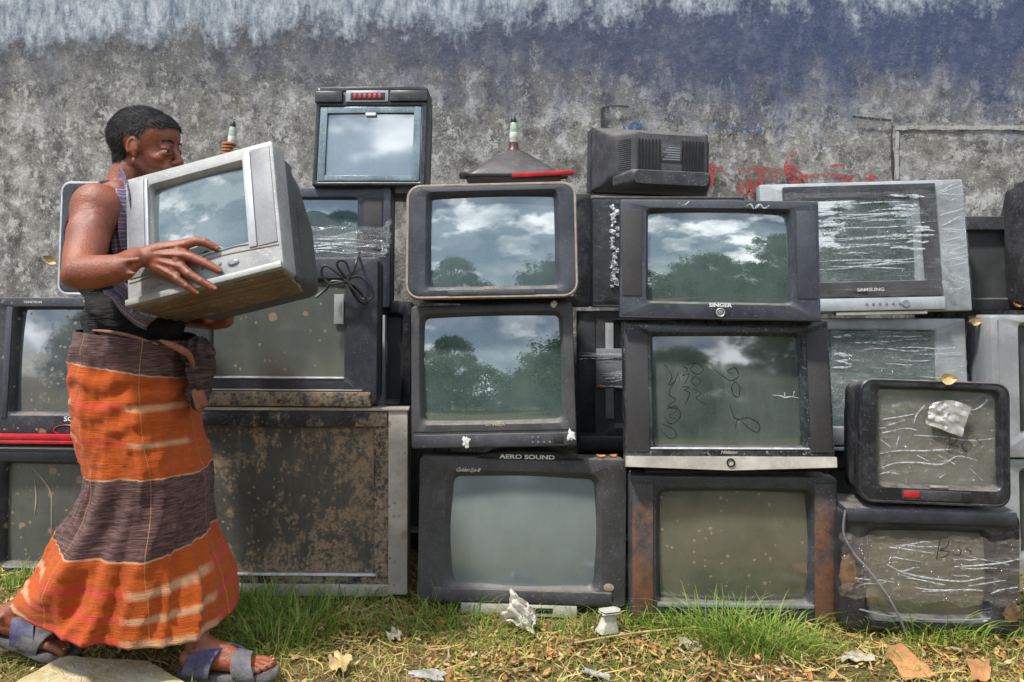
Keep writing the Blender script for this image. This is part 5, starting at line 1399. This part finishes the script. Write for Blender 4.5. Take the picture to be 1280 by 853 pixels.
crumple('crumpled_paper', 'pale tan scrap flat on the litter, next to the front sandal', 'paper', [P(410, 834, 2.2), P(428, 840, 2.17), P(440, 822, 2.22), P(420, 813, 2.27)], 'leaf_t', .02, 12, 5)
crumple('crumpled_paper', 'whitish scrap half hidden in litter below the beige side panel', 'paper', [P(484, 798, 2.38), P(500, 800, 2.36), P(502, 788, 2.4), P(488, 786, 2.42)], 'scrap', .02, 12, 6)
crumple('crumpled_paper', 'thin pale film scrap lying before the wrapped set', 'paper', [P(1052, 826, 2.25), P(1094, 824, 2.25), P(1090, 817, 2.3), P(1056, 816, 2.31)], 'scrap', .012, 14, 7)
crumple('crumpled_paper', 'greenish white scrap in the grass below the rust streaked set', 'paper', [P(846, 812, 2.31), P(878, 812, 2.30), P(876, 800, 2.36), P(850, 804, 2.35)], 'scrap', .02, 12, 6)
crumple('bark_strip', 'long orange brown strip of bark lying on the leaf litter', 'bark', [P(1128, 848, 2.14), P(1172, 846, 2.14), P(1128, 806, 2.34), P(1104, 810, 2.34)], 'cardboard', .012, 18, 4, .003)
crumple('plastic_scrap', 'grey flattened scrap on the litter near the bottom edge, left of centre', 'scrap', [P(508, 846, 2.15), P(552, 850, 2.13), P(556, 838, 2.18), P(530, 836, 2.2)], 'greyscrap', .01, 12, 5, .002, None)
crumple('plastic_scrap', 'small dark grey scrap at the bottom edge below the foam piece', 'scrap', [P(724, 842, 2.16), P(760, 852, 2.12), P(764, 845, 2.15), P(734, 836, 2.19)], 'greyscrap', .008, 12, 5, .003)
crumple('dead_leaf', 'large tan dead leaf beside the stone slab', 'leaf', [P(112, 832, 2.26), P(134, 834, 2.24), P(146, 815, 2.32), P(122, 816, 2.33)], 'leaf_t', .01, 12, 4, .001)
crumple('dead_leaf', 'rust coloured dead leaf at the foot of the wrapped set, far right', 'leaf', [P(1215, 852, 2.13), P(1240, 850, 2.13), P(1236, 826, 2.23), P(1206, 822, 2.25)], 'cardboard', .012, 12, 4, .001)
f_ = empty('foam_piece', P(760, 789, 2.42)); f_.scale = (.85, .85, .9); f_.rotation_euler = (0, R(4), R(25)); tag(f_, 'small white foam stub with a torn flat top, between the hooded and rusty sets', 'foam')
bm = bmesh.new()
def fl(w, d, z): return [Vector((p.x*(1+.35*noise.noise(p*45+Vector((0, 0, z*60)))), p.z, z)) for p in rr(w, d, .008, 0, n=3, m=3)]
loft(bm, [fl(.080, .05, 0), fl(.070, .045, .012), fl(.048, .035, .035), fl(.036, .03, .060)], True, True); obj('stub', bm, M['foam'], f_, angle=20)
bm = bmesh.new()
for z in (.060, .067): loft(bm, [fl(.070, .04, z), fl(.078, .045, z+.002), fl(.07, .04, z+.004)], True, True)
obj('top_layer', bm, M['foam'], f_, angle=20)
# twig
bm = bmesh.new(); add_tube(bm, spline([P(718, 804, 2.35), P(770, 795, 2.38), P(815, 789, 2.40), P(876, 784, 2.42)], 4), [.0035]*13, 6); o = obj('dry_stalk', bm, GM[3]); tag(o, 'long straw coloured stalk lying in the grass before the rust streaked set', 'stalk')
# slab
t = N('yellowed stone'); n = t.noise(14, 7, .7, t.coord(False)); n2 = t.noise(60, 5, .7, t.coord(False))
M['slab'] = t.end(t.bsdf(Base_Color=t.mix(t.step(n, .4, .62), t.mix(n2, (.42, .31, .13), (.55, .43, .21)), (.62, .56, .42)), Roughness=.85, Normal=t.bump(t.math('ADD', n, n2), .01, .8)))
bm = bmesh.new(); a = [P(78, 823, 2.22), P(186, 838, 2.19), P(240, 872, 2.06), P(10, 872, 2.06)]
for v in a: v.z = .030
top_ = []
for q in range(4):
    s0, s1 = a[q], a[(q+1) % 4]
    for k in range(8): top_.append(s0.lerp(s1, k/8)+Vector((noise.noise(Vector((q*3+k*.7, 0, 0))), noise.noise(Vector((q*3+k*.7, 5, 0))), 0))*.008)
cc = sum(top_, Vector())/len(top_)
loft(bm, [[Vector((v.x, v.y, -.03)) for v in top_], [v-Vector((0, 0, .006)) for v in top_], [cc+(v-cc)*.98 for v in top_]], True, True)
bmesh.ops.triangulate(bm, faces=[f for f in bm.faces if len(f.verts) > 4])
o = obj('stone_slab', bm, M['slab']); tag(o, 'flat yellowish stone slab sunk in the earth beneath the walking man', 'slab')

# ------------------------------------------------------------------ trees opposite the wall (they show in the screens)
M['bark'] = simple('bark', (.11, .085, .06), rough=.9, scale=8)
TL = [gm('leaf green', (.07, .14, .05)), gm('leaf dark', (.045, .09, .04)), gm('leaf light', (.11, .18, .06))]
def make_tree(h, spread, nclump, nleaf, seed, low=.25, ls=.11):
    r0 = random.Random(seed); e = empty('leafy_tree')
    bm = bmesh.new(); ends = []
    add_tube(bm, spline([(0, 0, -.2), (.1*r0.uniform(-1, 1), 0, h*.2), (.2*r0.uniform(-1, 1), .1, h*.45), (0, 0, h*.8)], 4), [h*.028*(1-i/14) for i in range(13)], 8)
    for _ in range(nclump):
        a = r0.uniform(0, 2*PI); zz = r0.uniform(low, 1.0); rr0 = spread*math.sin(PI*min(.97, (zz-low)/(1-low)*.75+.2))**.6*r0.uniform(.4, 1)
        p = Vector((rr0*math.cos(a), rr0*math.sin(a), zz*h)); ends.append((p, r0.uniform(.5, 1.1)*spread*.30))
        s = Vector((0, 0, h*min(.75, zz*.7)))
        if r0.random() < .5: add_tube(bm, [s, s.lerp(p, .5)+Vector((0, 0, -.1)), p], [h*.010, h*.007, h*.002], 5)
    obj('trunk', bm, M['bark'], e)
    f = Fast()
    for p, cr in ends:
        for _ in range(nleaf):
            d = Vector((r0.gauss(0, 1), r0.gauss(0, 1), r0.gauss(0, .7))).normalized()*cr*r0.random()**.4
            q = p+d; u = Vector((r0.uniform(-1, 1), r0.uniform(-1, 1), r0.uniform(-.7, .3))).normalized(); v = u.cross(Vector((r0.uniform(-1, 1), r0.uniform(-1, 1), r0.uniform(.2, 1)))).normalized()
            L = ls*r0.uniform(.8, 1.7); W = L*.38; m = r0.choices([0, 1, 2], [.45, .35, .2])[0]
            f.quad(tuple(q-u*L*.5), tuple(q+v*W*.5), tuple(q+u*L*.5), tuple(q-v*W*.5), m)
    f.obj('crown', TL, e, False)
    return e
def copy_tree(o, parent=None):
    c = o.copy(); COL.objects.link(c); c.parent = parent
    for ch in list(o.children): copy_tree(ch, c)
    return c
protos = [make_tree(4.6, 2.2, 95, 200, 1, .08, .15), make_tree(7.0, 2.6, 95, 220, 2, .12, .17), make_tree(3.4, 2.6, 80, 200, 3, .03, .13)]
used = set()
TG = 'trees facing the wall, mirrored in the screens'
spots = [(0, 1.5, -9.5, .95, 'round green tree mirrored at the centre of the clean screens'), (1, 5.6, -9, .9, 'tall tree mirrored in the foliage reflection screen'), (2, -2.5, -13, .9, 'low bushy tree mirrored under the clouds'),
         (2, -7, -14, 1.0, 'low bushy tree mirrored beside the tall slim one'), (1, -4.3, -12, .75, 'tall slim tree mirrored in the carried set'), (0, -11, -13, 1, 'green tree mirrored in the screens at far left'), (2, 8.5, -12, 1.4, 'broad low tree mirrored in the film bound sets'),
         (0, 12, -9, 1.2, 'large green tree mirrored in the sets at far right'), (2, 1, -16, 1.1, 'far bushy tree mirrored low in the screens'), (2, 5, -15, 1.3, 'far broad tree mirrored behind the tall one'), (2, -14, -17, 1.4, 'farthest broad tree mirrored at the horizon')]
for i, x, y, s_, lab in spots:
    o = protos[i] if i not in used else copy_tree(protos[i]); used.add(i)
    o.location = (x, y, 0); o.scale = (s_,)*3; o.rotation_euler = (0, 0, x*1.7); tag(o, lab, 'tree', TG)

# ------------------------------------------------------------------ world, sun, camera
SUN_EL, SUN_AZ = 62, 228     # azimuth clockwise from +Y, behind the camera's left
W = bpy.data.worlds.new('World'); S.world = W; W.use_nodes = True; nt = W.node_tree; nt.nodes.clear()
out = nt.nodes.new('ShaderNodeOutputWorld'); bg = nt.nodes.new('ShaderNodeBackground'); sky = nt.nodes.new('ShaderNodeTexSky'); sky.sky_type = 'NISHITA'; sky.sun_disc = False
sky.sun_elevation = R(SUN_EL); sky.sun_rotation = R(SUN_AZ); sky.air_density = 1.2; sky.dust_density = .6
tc = nt.nodes.new('ShaderNodeTexCoord')
mp = nt.nodes.new('ShaderNodeMapping'); mp.inputs['Scale'].default_value = (1, 1, 1.45); mp.inputs['Location'].default_value = (1.3, .4, 0); nt.links.new(tc.outputs['Generated'], mp.inputs[0])
nz = nt.nodes.new('ShaderNodeTexNoise'); nz.inputs['Scale'].default_value = 3.0; nz.inputs['Detail'].default_value = 9; nz.inputs['Roughness'].default_value = .58; nt.links.new(mp.outputs[0], nz.inputs[0])
rp = nt.nodes.new('ShaderNodeValToRGB'); rp.color_ramp.elements[0].color = (.22, .22, .22, 1); rp.color_ramp.elements[0].position = .515; rp.color_ramp.elements[1].position = .565; nt.links.new(nz.outputs[0], rp.inputs[0])
nz2 = nt.nodes.new('ShaderNodeTexNoise'); nz2.inputs['Scale'].default_value = 5; nz2.inputs['Detail'].default_value = 7; nt.links.new(mp.outputs[0], nz2.inputs[0])
rp2 = nt.nodes.new('ShaderNodeValToRGB'); rp2.color_ramp.elements[0].position = .40; rp2.color_ramp.elements[1].position = .62
rp2.color_ramp.elements[0].color = (9.0, 10.0, 11.4, 1); rp2.color_ramp.elements[1].color = (30, 30.5, 31, 1); nt.links.new(nz2.outputs[0], rp2.inputs[0])
mx = nt.nodes.new('ShaderNodeMix'); mx.data_type = 'RGBA'; nt.links.new(rp.outputs[0], mx.inputs[0]); nt.links.new(sky.outputs[0], mx.inputs[6]); nt.links.new(rp2.outputs[0], mx.inputs[7])
nt.links.new(mx.outputs[2], bg.inputs[0]); bg.inputs[1].default_value = .085; nt.links.new(bg.outputs[0], out.inputs[0])
sd = bpy.data.lights.new('sun', 'SUN'); sd.energy = 3.6; sd.angle = R(5); sd.color = (1, .95, .87)
so = bpy.data.objects.new('sun', sd); COL.objects.link(so)
az = R(SUN_AZ); el = R(SUN_EL); dv = Vector((math.sin(az)*math.cos(el), math.cos(az)*math.cos(el), math.sin(el)))
so.rotation_euler = dv.to_track_quat('Z', 'Y').to_euler()
cam = bpy.data.cameras.new('camera'); co = bpy.data.objects.new('camera', cam); COL.objects.link(co); S.camera = co
co.location = (0, 0, CZ); co.rotation_euler = (R(90), 0, 0)
cam.sensor_width = 36; cam.lens = F/1280*36; cam.clip_start = .05; cam.clip_end = 1000
cam.shift_y = -(426.5-HY)/1280
S.view_settings.view_transform = 'Standard'; S.view_settings.look = 'None'; S.view_settings.exposure = 0.54; S.view_settings.gamma = 1
S.cycles.max_bounces = 6; S.cycles.transparent_max_bounces = 12
